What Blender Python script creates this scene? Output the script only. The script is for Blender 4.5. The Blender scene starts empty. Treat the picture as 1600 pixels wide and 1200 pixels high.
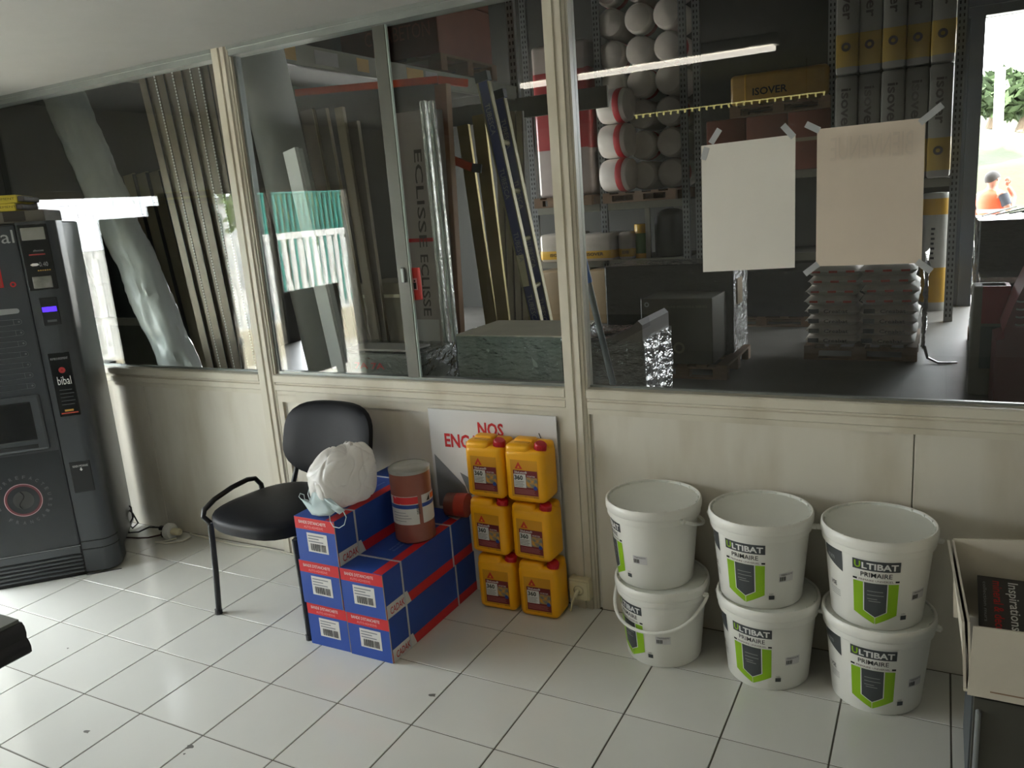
import bpy, bmesh, math, random
from mathutils import Vector, Matrix, noise
random.seed(7)
SC = bpy.context.scene
COL = SC.collection
PI = math.pi
R0 = math.radians

# ------------------------------------------------------------------ camera
CAM = Vector((3.51545, -2.62931, 1.58029))
RX = Vector((0.8824735, 0.4645794, -0.0735296))
RD = Vector((0.0399184, -0.2297340, -0.9724345))
RF = Vector((-0.4686653, 0.8552124, -0.2212794))
FPX = 1240.72
cam = bpy.data.cameras.new('camera')
cam.sensor_width = 36.0
cam.lens = FPX / 1600 * 36
cam.clip_start = 0.02
cam.clip_end = 300
co = bpy.data.objects.new('camera', cam)
COL.objects.link(co)
m = Matrix(((RX.x, -RD.x, -RF.x, CAM.x), (RX.y, -RD.y, -RF.y, CAM.y), (RX.z, -RD.z, -RF.z, CAM.z), (0, 0, 0, 1)))
co.matrix_world = m
SC.camera = co

def at(u, v, ax, val):
    """point of the place seen at pixel (u, v) on the plane axis=val"""
    d = RX * ((u - 800) / FPX) + RD * ((v - 600) / FPX) + RF
    t = (val - CAM[ax]) / d[ax]
    return CAM + d * t

# ------------------------------------------------------------------ light
w = bpy.data.worlds.new('sky')
SC.world = w
w.use_nodes = True
bg = w.node_tree.nodes['Background']
bg.inputs[0].default_value = (0.93, 0.96, 1.0, 1)
bg.inputs[1].default_value = 12.0
SC.view_settings.view_transform = 'Standard'
SC.view_settings.look = 'None'
SC.view_settings.exposure = 0.75
SC.view_settings.gamma = 1.0
SC.view_settings.use_curve_mapping = False
SC.cycles.max_bounces = 8
SC.cycles.transparent_max_bounces = 24
SC.cycles.caustics_reflective = False
SC.cycles.caustics_refractive = False
SC.cycles.sample_clamp_indirect = 12.0

def portal(name, loc, rot, sx, sy):
    l = bpy.data.lights.new(name, 'AREA')
    l.shape = 'RECTANGLE'; l.size = sx; l.size_y = sy
    l.cycles.is_portal = True
    o = bpy.data.objects.new(name, l); COL.objects.link(o)
    o.location = loc; o.rotation_euler = rot
    return o
portal('room_window_daylight', (-1.06, -1.54, .97), (0, -PI/2, 0), 1.74, 2.84)
portal('warehouse_gate_daylight', (5.3, 8.35, 1.6), (-PI/2, 0, 0), 3.0, 3.2)
portal('added_side_daylight', (-4.05, 6.25, 1.4), (0, -PI/2, 0), 2.8, 1.9)  # daylight through an added, unseen side opening, to brighten the far racks
sun = bpy.data.lights.new('sun', 'SUN'); sun.energy = 35.0; sun.angle = R0(2.5); sun.color = (1.0, .96, .90)
so = bpy.data.objects.new('sun', sun); COL.objects.link(so)
so.rotation_euler = Vector((-.35, .75, -.56)).to_track_quat('-Z', 'Y').to_euler()

# ------------------------------------------------------------------ materials
def lin(c):
    out = []
    for x in c:
        x = x / 255.0
        out.append(x / 12.92 if x <= 0.04045 else ((x + 0.055) / 1.055) ** 2.4)
    return out + [1.0]
MATS = {}
def mat(name, col, rough=0.5, metal=0.0, var=0.06, scale=8.0, stretch=(1, 1, 1), bump=0.0, bscale=30.0, coat=0.0, spec=0.5, emit=0.0, col2=None, thr=None, trans=0.0, obj_rand=0.0):
    if name in MATS:
        return MATS[name]
    M = bpy.data.materials.new(name)
    M.use_nodes = True
    nt = M.node_tree; N = nt.nodes; L = nt.links
    b = N['Principled BSDF']
    b.inputs['Roughness'].default_value = rough
    b.inputs['Metallic'].default_value = metal
    b.inputs['Specular IOR Level'].default_value = spec
    b.inputs['Coat Weight'].default_value = coat
    b.inputs['Coat Roughness'].default_value = 0.08
    tc = N.new('ShaderNodeTexCoord'); mp = N.new('ShaderNodeMapping')
    mp.inputs['Scale'].default_value = stretch
    L.new(tc.outputs['Object'], mp.inputs['Vector'])
    nz = N.new('ShaderNodeTexNoise'); nz.inputs['Scale'].default_value = scale; nz.inputs['Detail'].default_value = 4
    L.new(mp.outputs['Vector'], nz.inputs['Vector'])
    rp = N.new('ShaderNodeValToRGB')
    c = lin(col)
    if col2 is None:
        c1 = [max(0, x * (1 - var)) for x in c[:3]] + [1]
        c2 = [min(1, x * (1 + var)) for x in c[:3]] + [1]
    else:
        c1, c2 = lin(col2), c
    rp.color_ramp.elements[0].color = c1
    rp.color_ramp.elements[1].color = c2
    if thr:
        rp.color_ramp.elements[0].position = thr[0]; rp.color_ramp.elements[1].position = thr[1]
    else:
        rp.color_ramp.elements[0].position = 0.3; rp.color_ramp.elements[1].position = 0.7
    L.new(nz.outputs['Fac'], rp.inputs['Fac'])
    out = rp.outputs['Color']
    if obj_rand > 0:
        oi = N.new('ShaderNodeObjectInfo'); hs = N.new('ShaderNodeHueSaturation')
        mr = N.new('ShaderNodeMapRange'); mr.inputs['To Min'].default_value = 1 - obj_rand; mr.inputs['To Max'].default_value = 1 + obj_rand
        L.new(oi.outputs['Random'], mr.inputs['Value']); L.new(mr.outputs['Result'], hs.inputs['Value'])
        L.new(out, hs.inputs['Color']); out = hs.outputs['Color']
    L.new(out, b.inputs['Base Color'])
    if bump > 0:
        nb = N.new('ShaderNodeTexNoise'); nb.inputs['Scale'].default_value = bscale; nb.inputs['Detail'].default_value = 3
        L.new(mp.outputs['Vector'], nb.inputs['Vector'])
        bp = N.new('ShaderNodeBump'); bp.inputs['Strength'].default_value = bump; bp.inputs['Distance'].default_value = 0.02
        L.new(nb.outputs['Fac'], bp.inputs['Height']); L.new(bp.outputs['Normal'], b.inputs['Normal'])
    if emit > 0:
        b.inputs['Emission Color'].default_value = c
        b.inputs['Emission Strength'].default_value = emit
    if trans > 0:
        t = N.new('ShaderNodeBsdfTranslucent'); t.inputs['Color'].default_value = c
        mx = N.new('ShaderNodeMixShader'); mx.inputs['Fac'].default_value = trans
        L.new(b.outputs[0], mx.inputs[1]); L.new(t.outputs[0], mx.inputs[2])
        L.new(mx.outputs[0], N['Material Output'].inputs[0])
    MATS[name] = M
    return M

def glass(name, tint=(0.93, 0.95, 0.94), refl=1.0, rough=0.0, wrinkle=0.0):
    M = bpy.data.materials.new(name); M.use_nodes = True
    nt = M.node_tree; N = nt.nodes; L = nt.links
    N.remove(N['Principled BSDF'])
    tr = N.new('ShaderNodeBsdfTransparent'); tr.inputs[0].default_value = (*tint, 1)
    gl = N.new('ShaderNodeBsdfGlossy'); gl.inputs['Roughness'].default_value = rough
    fr = N.new('ShaderNodeFresnel')
    ge = N.new('ShaderNodeNewGeometry'); ir = N.new('ShaderNodeMapRange')      # thin sheet: same reflectance from either side
    ir.inputs['To Min'].default_value = 1.5; ir.inputs['To Max'].default_value = 1 / 1.5
    L.new(ge.outputs['Backfacing'], ir.inputs['Value']); L.new(ir.outputs['Result'], fr.inputs['IOR'])
    ml = N.new('ShaderNodeMath'); ml.operation = 'MULTIPLY'; ml.inputs[1].default_value = refl; ml.use_clamp = True
    L.new(fr.outputs[0], ml.inputs[0])
    mx = N.new('ShaderNodeMixShader')
    L.new(ml.outputs[0], mx.inputs[0]); L.new(tr.outputs[0], mx.inputs[1]); L.new(gl.outputs[0], mx.inputs[2])
    L.new(mx.outputs[0], N['Material Output'].inputs[0])
    if wrinkle > 0:
        tc = N.new('ShaderNodeTexCoord'); nz = N.new('ShaderNodeTexNoise'); nz.inputs['Scale'].default_value = 12; nz.inputs['Detail'].default_value = 3
        mp = N.new('ShaderNodeMapping'); mp.inputs['Scale'].default_value = (1, 1, 2.4); mp.inputs['Rotation'].default_value = (0.4, 0.5, 0)
        L.new(tc.outputs['Object'], mp.inputs[0]); L.new(mp.outputs[0], nz.inputs['Vector'])
        bp = N.new('ShaderNodeBump'); bp.inputs['Strength'].default_value = wrinkle; bp.inputs['Distance'].default_value = 0.05
        L.new(nz.outputs['Fac'], bp.inputs['Height']); L.new(bp.outputs[0], gl.inputs['Normal']); L.new(bp.outputs[0], fr.inputs['Normal'])
    MATS[name] = M
    return M
GLASS = glass('window_glass', (0.94, 0.955, 0.945), 0.95)
WRAP = glass('clear_wrap', (0.86, 0.88, 0.88), 2.6, 0.12, 1.0)

# ------------------------------------------------------------------ mesh builder
class MB:
    def __init__(s): s.v = []; s.f = []
    def add(s, vs, fs, M=None):
        n = len(s.v)
        s.v += [tuple(M @ Vector(p)) if M else tuple(p) for p in vs]
        s.f += [[i + n for i in f] for f in fs]
        return s
    def box(s, x0, x1, y0, y1, z0, z1, M=None):
        vs = [(x, y, z) for z in (z0, z1) for y in (y0, y1) for x in (x0, x1)]
        return s.add(vs, [(0, 2, 3, 1), (4, 5, 7, 6), (0, 1, 5, 4), (2, 6, 7, 3), (0, 4, 6, 2), (1, 3, 7, 5)], M)
    def rbox(s, x0, x1, y0, y1, z0, z1, r, seg=2, M=None):
        bm = bmesh.new(); bmesh.ops.create_cube(bm, size=1)
        for q in bm.verts:
            q.co = Vector(((x0 + x1) / 2 + q.co.x * (x1 - x0), (y0 + y1) / 2 + q.co.y * (y1 - y0), (z0 + z1) / 2 + q.co.z * (z1 - z0)))
        bmesh.ops.bevel(bm, geom=bm.edges[:], offset=r, segments=seg, profile=0.5, affect='EDGES')
        s.bm(bm, M); return s
    def bm(s, bm, M=None):
        bm.verts.index_update()
        s.add([q.co.copy() for q in bm.verts], [[q.index for q in f.verts] for f in bm.faces], M); bm.free(); return s
    def prism(s, pts, h, M=None):
        """outline in local xy, extruded along z by h"""
        n = len(pts)
        vs = [(p[0], p[1], 0) for p in pts] + [(p[0], p[1], h) for p in pts]
        fs = [list(range(n))[::-1], list(range(n, 2 * n))] + [(i, (i + 1) % n, (i + 1) % n + n, i + n) for i in range(n)]
        return s.add(vs, fs, M)
    def bar(s, p, q, wd, th, side=None):
        """box along p->q, wd along side direction, th along the other"""
        p = Vector(p); q = Vector(q); a = (q - p); ln = a.length; a.normalize()
        sd = Vector(side) if side is not None else (Vector((0, 0, 1)) if abs(a.z) < .9 else Vector((1, 0, 0)))
        sd = (sd - a * sd.dot(a)).normalized(); t = a.cross(sd)
        M = Matrix(((sd.x, t.x, a.x, p.x), (sd.y, t.y, a.y, p.y), (sd.z, t.z, a.z, p.z), (0, 0, 0, 1)))
        return s.box(-wd / 2, wd / 2, -th / 2, th / 2, 0, ln, M)
    def lathe(s, prof, seg=32, M=None, cap0=False, cap1=False):
        n = len(prof); vs = []; fs = []
        for k in range(seg):
            a = 2 * PI * k / seg
            vs += [(r * math.cos(a), r * math.sin(a), z) for r, z in prof]
        for k in range(seg):
            k2 = (k + 1) % seg
            fs += [(k * n + i, k2 * n + i, k2 * n + i + 1, k * n + i + 1) for i in range(n - 1)]
        if cap0: fs.append([k * n for k in range(seg)][::-1])
        if cap1: fs.append([k * n + n - 1 for k in range(seg)])
        return s.add(vs, fs, M)
    def cyl(s, p, q, r, seg=14, r2=None):
        p = Vector(p); q = Vector(q); a = q - p; ln = a.length
        M = Matrix.Translation(p) @ a.to_track_quat('Z', 'Y').to_matrix().to_4x4()
        return s.lathe([(r, 0), (r if r2 is None else r2, ln)], seg, M, True, True)
    def tube(s, pts, r, seg=8, closed=False):
        pts = [Vector(p) for p in pts]; n = len(pts); vs = []; fs = []
        up = None
        for i, p in enumerate(pts):
            if closed: t = pts[(i + 1) % n] - pts[i - 1]
            else: t = pts[min(i + 1, n - 1)] - pts[max(i - 1, 0)]
            t.normalize()
            if up is None:
                up = Vector((0, 0, 1)) if abs(t.z) < .9 else Vector((1, 0, 0))
            up = (up - t * up.dot(t)).normalized(); b = t.cross(up)
            rr = r[i] if isinstance(r, (list, tuple)) else r
            vs += [p + (up * math.cos(2 * PI * k / seg) + b * math.sin(2 * PI * k / seg)) * rr for k in range(seg)]
        m_ = n if closed else n - 1
        for i in range(m_):
            j = (i + 1) % n
            fs += [(i * seg + k, i * seg + (k + 1) % seg, j * seg + (k + 1) % seg, j * seg + k) for k in range(seg)]
        if not closed:
            fs.append(list(range(seg))[::-1]); fs.append([(n - 1) * seg + k for k in range(seg)])
        return s.add(vs, fs)
    def grid(s, fn, nu, nv):
        """fn(a,b) with a,b in 0..1 -> point"""
        vs = [fn(i / nu, j / nv) for j in range(nv + 1) for i in range(nu + 1)]
        fs = [(j * (nu + 1) + i, j * (nu + 1) + i + 1, (j + 1) * (nu + 1) + i + 1, (j + 1) * (nu + 1) + i) for j in range(nv) for i in range(nu)]
        return s.add(vs, fs)
    def quad(s, a, b, c, d): return s.add([a, b, c, d], [(0, 1, 2, 3)])
    def mesh(s, name, M, smooth=False):
        me = bpy.data.meshes.new(name); me.from_pydata([tuple(p) for p in s.v], [], s.f)
        me.materials.append(M); 
        if smooth:
            me.polygons.foreach_set('use_smooth', [True] * len(me.polygons))
            try: me.set_sharp_from_angle(angle=math.radians(40))
            except Exception: pass
        me.update(); return me
    def build(s, name, M, parent=None, smooth=False, loc=None, rot=None):
        return place(name, s.mesh(name, M, smooth), parent, loc, rot)

def place(name, me, parent=None, loc=None, rot=None):
    o = bpy.data.objects.new(name, me); COL.objects.link(o)
    if parent: o.parent = parent
    if loc is not None: o.location = loc
    if rot is not None: o.rotation_euler = rot
    return o
def tag(o, label=None, cat=None, group=None, kind=None):
    if label: o['label'] = label
    if cat: o['category'] = cat
    if group: o['group'] = group
    if kind: o['kind'] = kind
    return o
def thing(name, label, cat, loc=(0, 0, 0), rot=(0, 0, 0), group=None):
    o = bpy.data.objects.new(name, None); COL.objects.link(o); o.empty_display_size = .1
    o.location = loc; o.rotation_euler = rot
    return tag(o, label, cat, group)
def kids(o): return [c for c in COL.objects if c.parent == o]
def copy_tree(o, loc=None, rot=None, label=None, parent=None):
    c = o.copy(); COL.objects.link(c); c.parent = parent
    if loc is not None: c.location = loc
    if rot is not None: c.rotation_euler = rot
    if label: c['label'] = label
    for ch in list(o.children): copy_tree(ch, parent=c)
    return c
def struct(name, mb, M, smooth=False, parent=None):
    o = mb.build(name, M, parent, smooth)
    if parent is None: o['kind'] = 'structure'
    return o

# lettering: flat glyph meshes
TXT = {}
def glyphs(s, bold=0.0):
    k = (s, bold)
    if k not in TXT:
        cu = bpy.data.curves.new('lettering', 'FONT'); cu.body = s; cu.size = 1; cu.offset = bold; cu.resolution_u = 2
        ob = bpy.data.objects.new('lettering', cu); COL.objects.link(ob)
        bpy.context.view_layer.update()
        me = bpy.data.meshes.new_from_object(ob.evaluated_get(bpy.context.evaluated_depsgraph_get()))
        v = [tuple(q.co[:2]) for q in me.vertices]; f = [list(p.vertices) for p in me.polygons]
        bpy.data.objects.remove(ob); bpy.data.curves.remove(cu); bpy.data.meshes.remove(me)
        x0 = min(p[0] for p in v); x1 = max(p[0] for p in v); y0 = min(p[1] for p in v); y1 = max(p[1] for p in v)
        TXT[k] = ([((p[0] - x0) / (x1 - x0), (p[1] - y0) / (y1 - y0)) for p in v], f)
    return TXT[k]
def text_into(mb, s, fn, x0, x1, y0, y1, bold=0.0):
    v, f = glyphs(s, bold)
    mb.add([fn(x0 + p[0] * (x1 - x0), y0 + p[1] * (y1 - y0)) for p in v], f); return mb
def lettering(s, fn, x0, x1, y0, y1, M, parent, bold=0.0, name='lettering'):
    return text_into(MB(), s, fn, x0, x1, y0, y1, bold).build(name, M, parent)
def plane_fn(o, ux, uy, off=0.0):
    o = Vector(o); ux = Vector(ux); uy = Vector(uy); n = ux.cross(uy).normalized() * off
    return lambda x, y: o + ux * x + uy * y + n
def rect_into(mb, fn, x0, x1, y0, y1, nu=1):
    return mb.grid(lambda a, b: fn(x0 + (x1 - x0) * a, y0 + (y1 - y0) * b), nu, 1)
def poly_into(mb, fn, pts):
    return mb.add([fn(*p) for p in pts], [list(range(len(pts)))])
def ring_into(mb, fn, cx, cy, r0, r1, n=40):
    vs = [];
    for k in range(n):
        a = 2 * PI * k / n
        vs += [fn(cx + r0 * math.cos(a), cy + r0 * math.sin(a)), fn(cx + r1 * math.cos(a), cy + r1 * math.sin(a))]
    return mb.add(vs, [(2 * k, 2 * k + 1, (2 * k + 3) % (2 * n), (2 * k + 2) % (2 * n)) for k in range(n)])

# common materials
WHITEP = mat('white_print', (225, 225, 222), .5, var=.02)
BLACKP = mat('black_print', (28, 28, 30), .5, var=.02)
REDP = mat('red_print', (190, 30, 34), .5, var=.04)
PANEL = mat('wall_panel_paint', (218, 213, 200), .45, var=.05, scale=2.6, stretch=(2.0, 2.0, .5), col2=(198, 190, 172), thr=(.28, .55), bump=.03, bscale=10)
FRAME = mat('frame_paint', (212, 206, 190), .4, scale=3, stretch=(1.5, 1.5, .8), col2=(192, 184, 164), thr=(.28, .5))
ALU = mat('aluminium', (150, 155, 152), .35, .6, var=.08)
GREYM = mat('grey_metal', (104, 108, 106), .45, .3, var=.08)
DARKM = mat('dark_metal', (44, 46, 48), .5, .2, var=.08)
CEILM = mat('ceiling_paint', (170, 170, 166), .8, var=.02)
ROOMW = mat('room_wall_paint', (228, 225, 216), .7, var=.03)

# ================================================================== ROOM SHELL
GROUT = mat('grout', (92, 88, 78), .8, var=.15, scale=20)
TILE = mat('tile_glaze', (214, 214, 208), .12, var=.025, scale=3, obj_rand=.025, bump=.012, bscale=4)
floor = struct('floor', MB().box(-1.0, 5.6, -5.0, 0.02, -.06, -.0025), GROUT)
def tile_mesh(w_, d_):
    b = MB(); g = .0022; c = .0012
    vs = [(g, g, -.0024), (w_ - g, g, -.0024), (w_ - g, d_ - g, -.0024), (g, d_ - g, -.0024), (g + c, g + c, 0), (w_ - g - c, g + c, 0), (w_ - g - c, d_ - g - c, 0), (g + c, d_ - g - c, 0)]
    b.add(vs, [(3, 2, 1, 0), (4, 5, 6, 7), (0, 1, 5, 4), (1, 2, 6, 5), (2, 3, 7, 6), (3, 0, 4, 7)])
    return b
tm = tile_mesh(.3, .3).mesh('floor_tile', TILE); tmc = tile_mesh(.3, .276 + .008).mesh('floor_tile_cut', TILE)
far = MB()
for i in range(-3, 18):
    for j in range(-14, 3):
        x = i * .3; y = (j - 2.92) * .3
        if -3 <= i <= 13 and j >= -4:
            place('floor_tile', tmc if j == 2 else tm, floor, (x, y, 0))
        else:
            b = tile_mesh(.3, .276 if j == 2 else .3); far.add(b.v, b.f, Matrix.Translation((x, y, 0)))
tag(far.build('tile_field', TILE, floor), kind='stuff')
STAIN = mat('floor_stain', (95, 92, 86), .6, var=.2)
for (u, v, r) in ((136, 1143, .011), (296, 1167, .012), (288, 1178, .004), (106, 1013, .005), (676, 1086, .012)):
    p = at(u, v, 2, 0.0006)
    b = MB(); pts = [(p.x + r * (1 + .35 * math.sin(3 * a + u)) * math.cos(a), p.y + .8 * r * (1 + .3 * math.cos(2 * a + v)) * math.sin(a), .0006) for a in [2 * PI * k / 14 for k in range(14)]]
    b.add(pts, [list(range(14))]); b.build('floor_stain', STAIN, floor)

ceiling = struct('ceiling', MB().box(-1.15, 5.75, -5.1, 0.0, 2.312, 2.45), CEILM)
# partition: lower panels, frames, glazing
GY = .035
part = struct('wall_back', MB().box(-1.0, 5.6, .02, .06, 0, .80), ROOMW)
up = MB().box(-4.2, 9.2, .0, .08, 2.312, 5.6).box(-4.2, -1.0, .0, .08, -.05, 2.312).box(5.6, 9.2, 0, .08, -.05, 2.312)
struct('wall_upper', up, mat('warehouse_wall', (58, 58, 54), .8, var=.1))
for (x0, x1, y, z1) in ((-.487, -.112, .008, .80), (-.108, .752, .008, .80), (.862, 2.268, .012, .765), (2.40, 3.468, .008, .80), (3.472, 5.6, .008, .80)):
    MB().rbox(x0, x1, y, y + .013, .0, z1, .0015, 1).build('wall_panel', PANEL, part)
MB().box(-1.0, -.487, -.06, .021, 0, .80).build('wall_panel_jog', PANEL, part)
# frame strips of the middle bay
b = MB().box(.834, .862, -.002, .02, 0, .80).box(2.268, 2.30, -.002, .02, 0, .80).box(.862, 2.268, -.002, .02, .765, .80)
b.build('panel_surround', FRAME, part)
# mullions with stepped profile
def mullion(name, x0, x1):
    w_ = x1 - x0
    o = [(0, .06), (0, .0), (.003, -.012), (w_ * .42, -.012), (w_ * .44, -.004), (w_ * .52, -.004), (w_ * .54, -.009), (w_ * .76, -.009), (w_ * .78, .0), (w_ * .90, .0), (w_ * .92, .006), (w_, .006), (w_, .06)]
    struct(name, MB().prism(o, 2.312, Matrix.Translation((x0, 0, 0))), FRAME)
mullion('trim_1', .742, .836); mullion('trim_2', 2.300, 2.388)
# sills
def sill(name, x0, x1, yo=0.0):
    prof = [(.03, .798), (-.002, .798), (-.002, .818), (-.009, .822), (-.009, .846), (-.002, .850), (-.002, .856), (-.014, .862), (-.014, .890), (-.010, .8945), (.03, .8945)]
    M = Matrix(((0, 0, 1, x0), (1, 0, 0, yo), (0, 1, 0, 0), (0, 0, 0, 1)))
    return struct(name, MB().prism(prof, x1 - x0, M), FRAME)
sill('trim_3', -.487, .742); sill('trim_4', .836, 2.300); sill('trim_5', 2.388, 5.6)
b = MB().box(-1.0, -.487, -.074, .03, .862, .8945).box(-1.0, -.489, -.066, .03, .798, .862)
struct('trim_6', b, FRAME)
for n, x0, x1 in (('trim_7', -1.0, .742), ('trim_8', .836, 2.30), ('trim_9', 2.388, 5.6)):
    struct(n, MB().box(x0, x1, -.006, .06, 2.272, 2.312).box(x0, x1, -.014, -.006, 2.296, 2.312), ALU)
def pane(parent_name, panes, extra=None):
    o = struct(parent_name, extra, ALU)
    for (x0, x1, y) in panes:
        MB().box(x0, x1, y, y + .005, .893, 2.274).build('pane', GLASS, o)
    return o
pane('window_1', [(-1.0, .742, GY)], MB().box(-1.0, .742, .03, .045, .890, .902))
w2 = pane('window_2', [(.836, 1.625, .026), (1.577, 2.30, .045)], MB().box(.836, 2.30, .018, .056, .890, .906).box(.836, .85, .02, .05, .9, 2.274))
STILE = mat('stile_metal', (96, 96, 90), .4, .4, var=.08)
MB().rbox(1.572, 1.632, .018, .034, .90, 2.276, .003, 1).build('meeting_stile', STILE, w2)
MB().box(1.632, 1.636, .020, .032, .90, 2.276).build('glass_edge', mat('glass_edge', (190, 205, 198), .15, var=.02), w2)
MB().rbox(1.596, 1.612, .008, .02, 1.30, 1.36, .003, 1).build('latch', ALU, w2)
pane('window_3', [(2.388, 5.6, GY)], MB().box(2.388, 5.6, .03, .045, .890, .902))
# remaining walls of the room
b = MB().box(-1.15, -1.0, -5.1, 0.0, -.05, .10).box(-1.15, -1.0, -5.1, 0, 1.84, 2.4).box(-1.15, -1.0, -.12, 0, .10, 1.84).box(-1.15, -1.0, -5.1, -2.96, .10, 1.84)
struct('wall_left', b, ROOMW)
struct('wall_right', MB().box(5.6, 5.75, -5.1, .0, -.05, 2.4), ROOMW)
struct('wall_front', MB().box(-1.15, 5.75, -5.25, -5.1, -.05, 2.4), ROOMW)
w4 = struct('window_4', MB().box(-1.09, -1.05, -2.96, -.12, .10, .14).box(-1.09, -1.05, -2.96, -.12, 1.80, 1.84), FRAME)
for y in (-2.94, -2.0, -1.07, -.14):
    MB().box(-1.09, -1.05, y - .02, y + .02, .14, 1.80).build('window_post', FRAME, w4)
for y0 in (-2.92, -1.98, -1.05):
    MB().box(-1.072, -1.068, y0, y0 + .89, .14, 1.80).build('pane', GLASS, w4)
WIRE = mat('grille_wire', (120, 122, 124), .5, var=.05)
b = MB()
for k in range(28): b.box(-1.135, -1.132, -1.50 + k * .05, -1.4985 + k * .05, .12, 1.84)
for k in range(24): b.box(-1.135, -1.1335, -1.5, -.13, .15 + k * .07, .1515 + k * .07)
tag(b.build('grille', WIRE, w4), kind='stuff')

# ceiling lamps of the room (seen mirrored in the glass)
LAMP = mat('lamp_tube', (255, 246, 232), .5, emit=7.0)
LAMPY = mat('lamp_louvre_glow', (238, 228, 150), .5, emit=3.0)
t = thing('ceiling_lamp', 'white fluorescent batten on the room ceiling, mirrored in the right window', 'lamp', (2.02, -1.72, 2.26))
MB().rbox(-.74, .74, -.05, .05, .0, .052, .006, 1).build('housing', WHITEP, t)
for y in (-.022, .022): MB().cyl((-.72, y, -.014), (.72, y, -.014), .013, 10).build('tube', LAMP, t)
t = thing('louvre_lamp', 'slim yellow lamp with louvre teeth hung from the room ceiling', 'lamp', (2.25, -2.74, 2.10))
MB().box(-.61, .61, -.012, .012, 0, .005).build('strip', LAMPY, t)
b = MB()
for k in range(26): b.box(-.60 + k * .048, -.594 + k * .048, -.012, .012, -.020, 0)
tag(b.build('tooth_row', LAMPY, t), kind='stuff')
for x in (-.5, .5): MB().cyl((x, 0, .008), (x, 0, .212), .003, 6).build('hanger', DARKM, t)

# ================================================================== WAREHOUSE SHELL
CONC = mat('concrete', (98, 95, 90), .45, var=.14, scale=2.5, bump=.05, bscale=14)
struct('floor_2', MB().box(-4.2, 9.2, .06, 8.4, -.06, 0), CONC)
WW = MATS['warehouse_wall']
struct('ceiling_2', MB().box(-4.3, 9.3, -.1, 8.6, 5.55, 5.7), mat('warehouse_roof', (48, 48, 45), .8))
b = MB().box(-4.2, -4.0, .06, 5.3, 0, 5.6).box(-4.2, -4.0, 7.2, 8.5, 0, 5.6).box(-4.2, -4.0, 5.3, 7.2, 2.8, 5.6)  # opening near the far end is added out of view to let light in
struct('wall_left_2', b, WW)
struct('wall_right_2', MB().box(9.0, 9.2, .06, 8.5, 0, 5.6), WW)
b = MB().box(-4.2, 3.80, 8.3, 8.5, 0, 5.6).box(6.8, 9.2, 8.3, 8.5, 0, 5.6).box(3.80, 6.8, 8.3, 8.5, 3.22, 5.6)
struct('wall_back_2', b, WW)
STEEL = mat('gate_steel', (86, 90, 96), .35, .5, var=.06)
b = MB().box(3.72, 3.86, 8.12, 8.32, 0, 3.6).box(3.60, 3.74, 8.20, 8.30, 0, 4.4).box(3.64, 3.67, 8.14, 8.2, 0, 4.4)
struct('door_1', b, STEEL)
MB().box(3.7, 6.9, 8.14, 8.30, 3.2, 3.55).build('door_header', STEEL, bpy.data.objects['door_1'])
MB().box(3.7, 6.9, 8.10, 8.14, 3.30, 3.38).build('door_rail', STEEL, bpy.data.objects['door_1'])

# ================================================================== VENDING MACHINE
BODY = mat('machine_body', (66, 70, 74), .34, var=.05)
DOORM = mat('machine_door', (64, 68, 72), .26, var=.04)
GLOSSB = mat('machine_gloss', (24, 26, 28), .15, var=.03)
MREC = mat('machine_recess', (26, 28, 30), .5, var=.05)
GREYP = mat('grey_print', (150, 152, 153), .5, var=.03)
DIMP = mat('dim_print', (72, 75, 78), .5, var=.03)
vm = thing('vending_machine', 'dark grey coffee vending machine standing in the corner by the window', 'vending machine', (.0525, -.4475, 0), (0, 0, PI / 4))
MB().rbox(-.50, .015, .03, .590, .03, 1.655, .006, 1).build('body', BODY, vm)
MB().rbox(-.52, -.118, .0, .06, .155, 1.65, .008, 2).build('door', DOORM, vm)
# rounded right column
pr = [(-.116, .06), (-.116, .004)]
pr += [(-.03 + .065 * math.sin(a), .062 - .068 * math.cos(a)) for a in [PI / 2 * k / 8 for k in range(9)]]
pr += [(.035, .16), (-.1, .16)]
MB().prism(pr, 1.645, Matrix.Translation((0, 0, .012))).build('control_column', BODY, vm, True)
MB().box(-.118, .037, -.010, .0, .0, .001).build('foot_seam', MREC, vm)
b = MB()
for z in (.165, .125):
    pts = [(x, y - .001, z) for x, y in pr[1:11]]
    b.tube(pts, .0025, 6)
b.build('column_groove', MREC, vm)
MB().box(-.50, -.118, .004, .02, .0, .155).build('plinth', MREC, vm)
for k in range(5): MB().rbox(-.50, -.12, -.004, .008, .018 + k * .019, .029 + k * .019, .003, 1).build('grille_slat', BODY, vm)
MB().rbox(-.51, -.12, -.003, .01, .113, .150, .003, 1).build('kick_panel', BODY, vm)
MB().box(-.51, -.118, -.0035, 0, .1505, .1535).build('chrome_line', GREYP, vm)
vf = plane_fn((0, -.0012, 0), (1, 0, 0), (0, 0, 1), 0)
vf2 = plane_fn((0, -.0022, 0), (1, 0, 0), (0, 0, 1), 0)
vf3 = plane_fn((0, -.0032, 0), (1, 0, 0), (0, 0, 1), 0)
lettering('bibal', vf, -.285, -.128, 1.572, 1.628, GREYP, vm)
b = MB(); rect_into(b, vf, -.46, -.205, 1.385, 1.50); b.build('red_picture', REDP, vm)
b = MB(); rect_into(b, vf2, -.455, -.21, 1.39, 1.495); b.build('picture', mat('picture_print', (150, 60, 48), .4, var=.4, scale=18), vm)
b = MB(); ring_into(b, vf, -.168, 1.395, .006, .012, 20); b.build('keyhole', REDP, vm)
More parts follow.
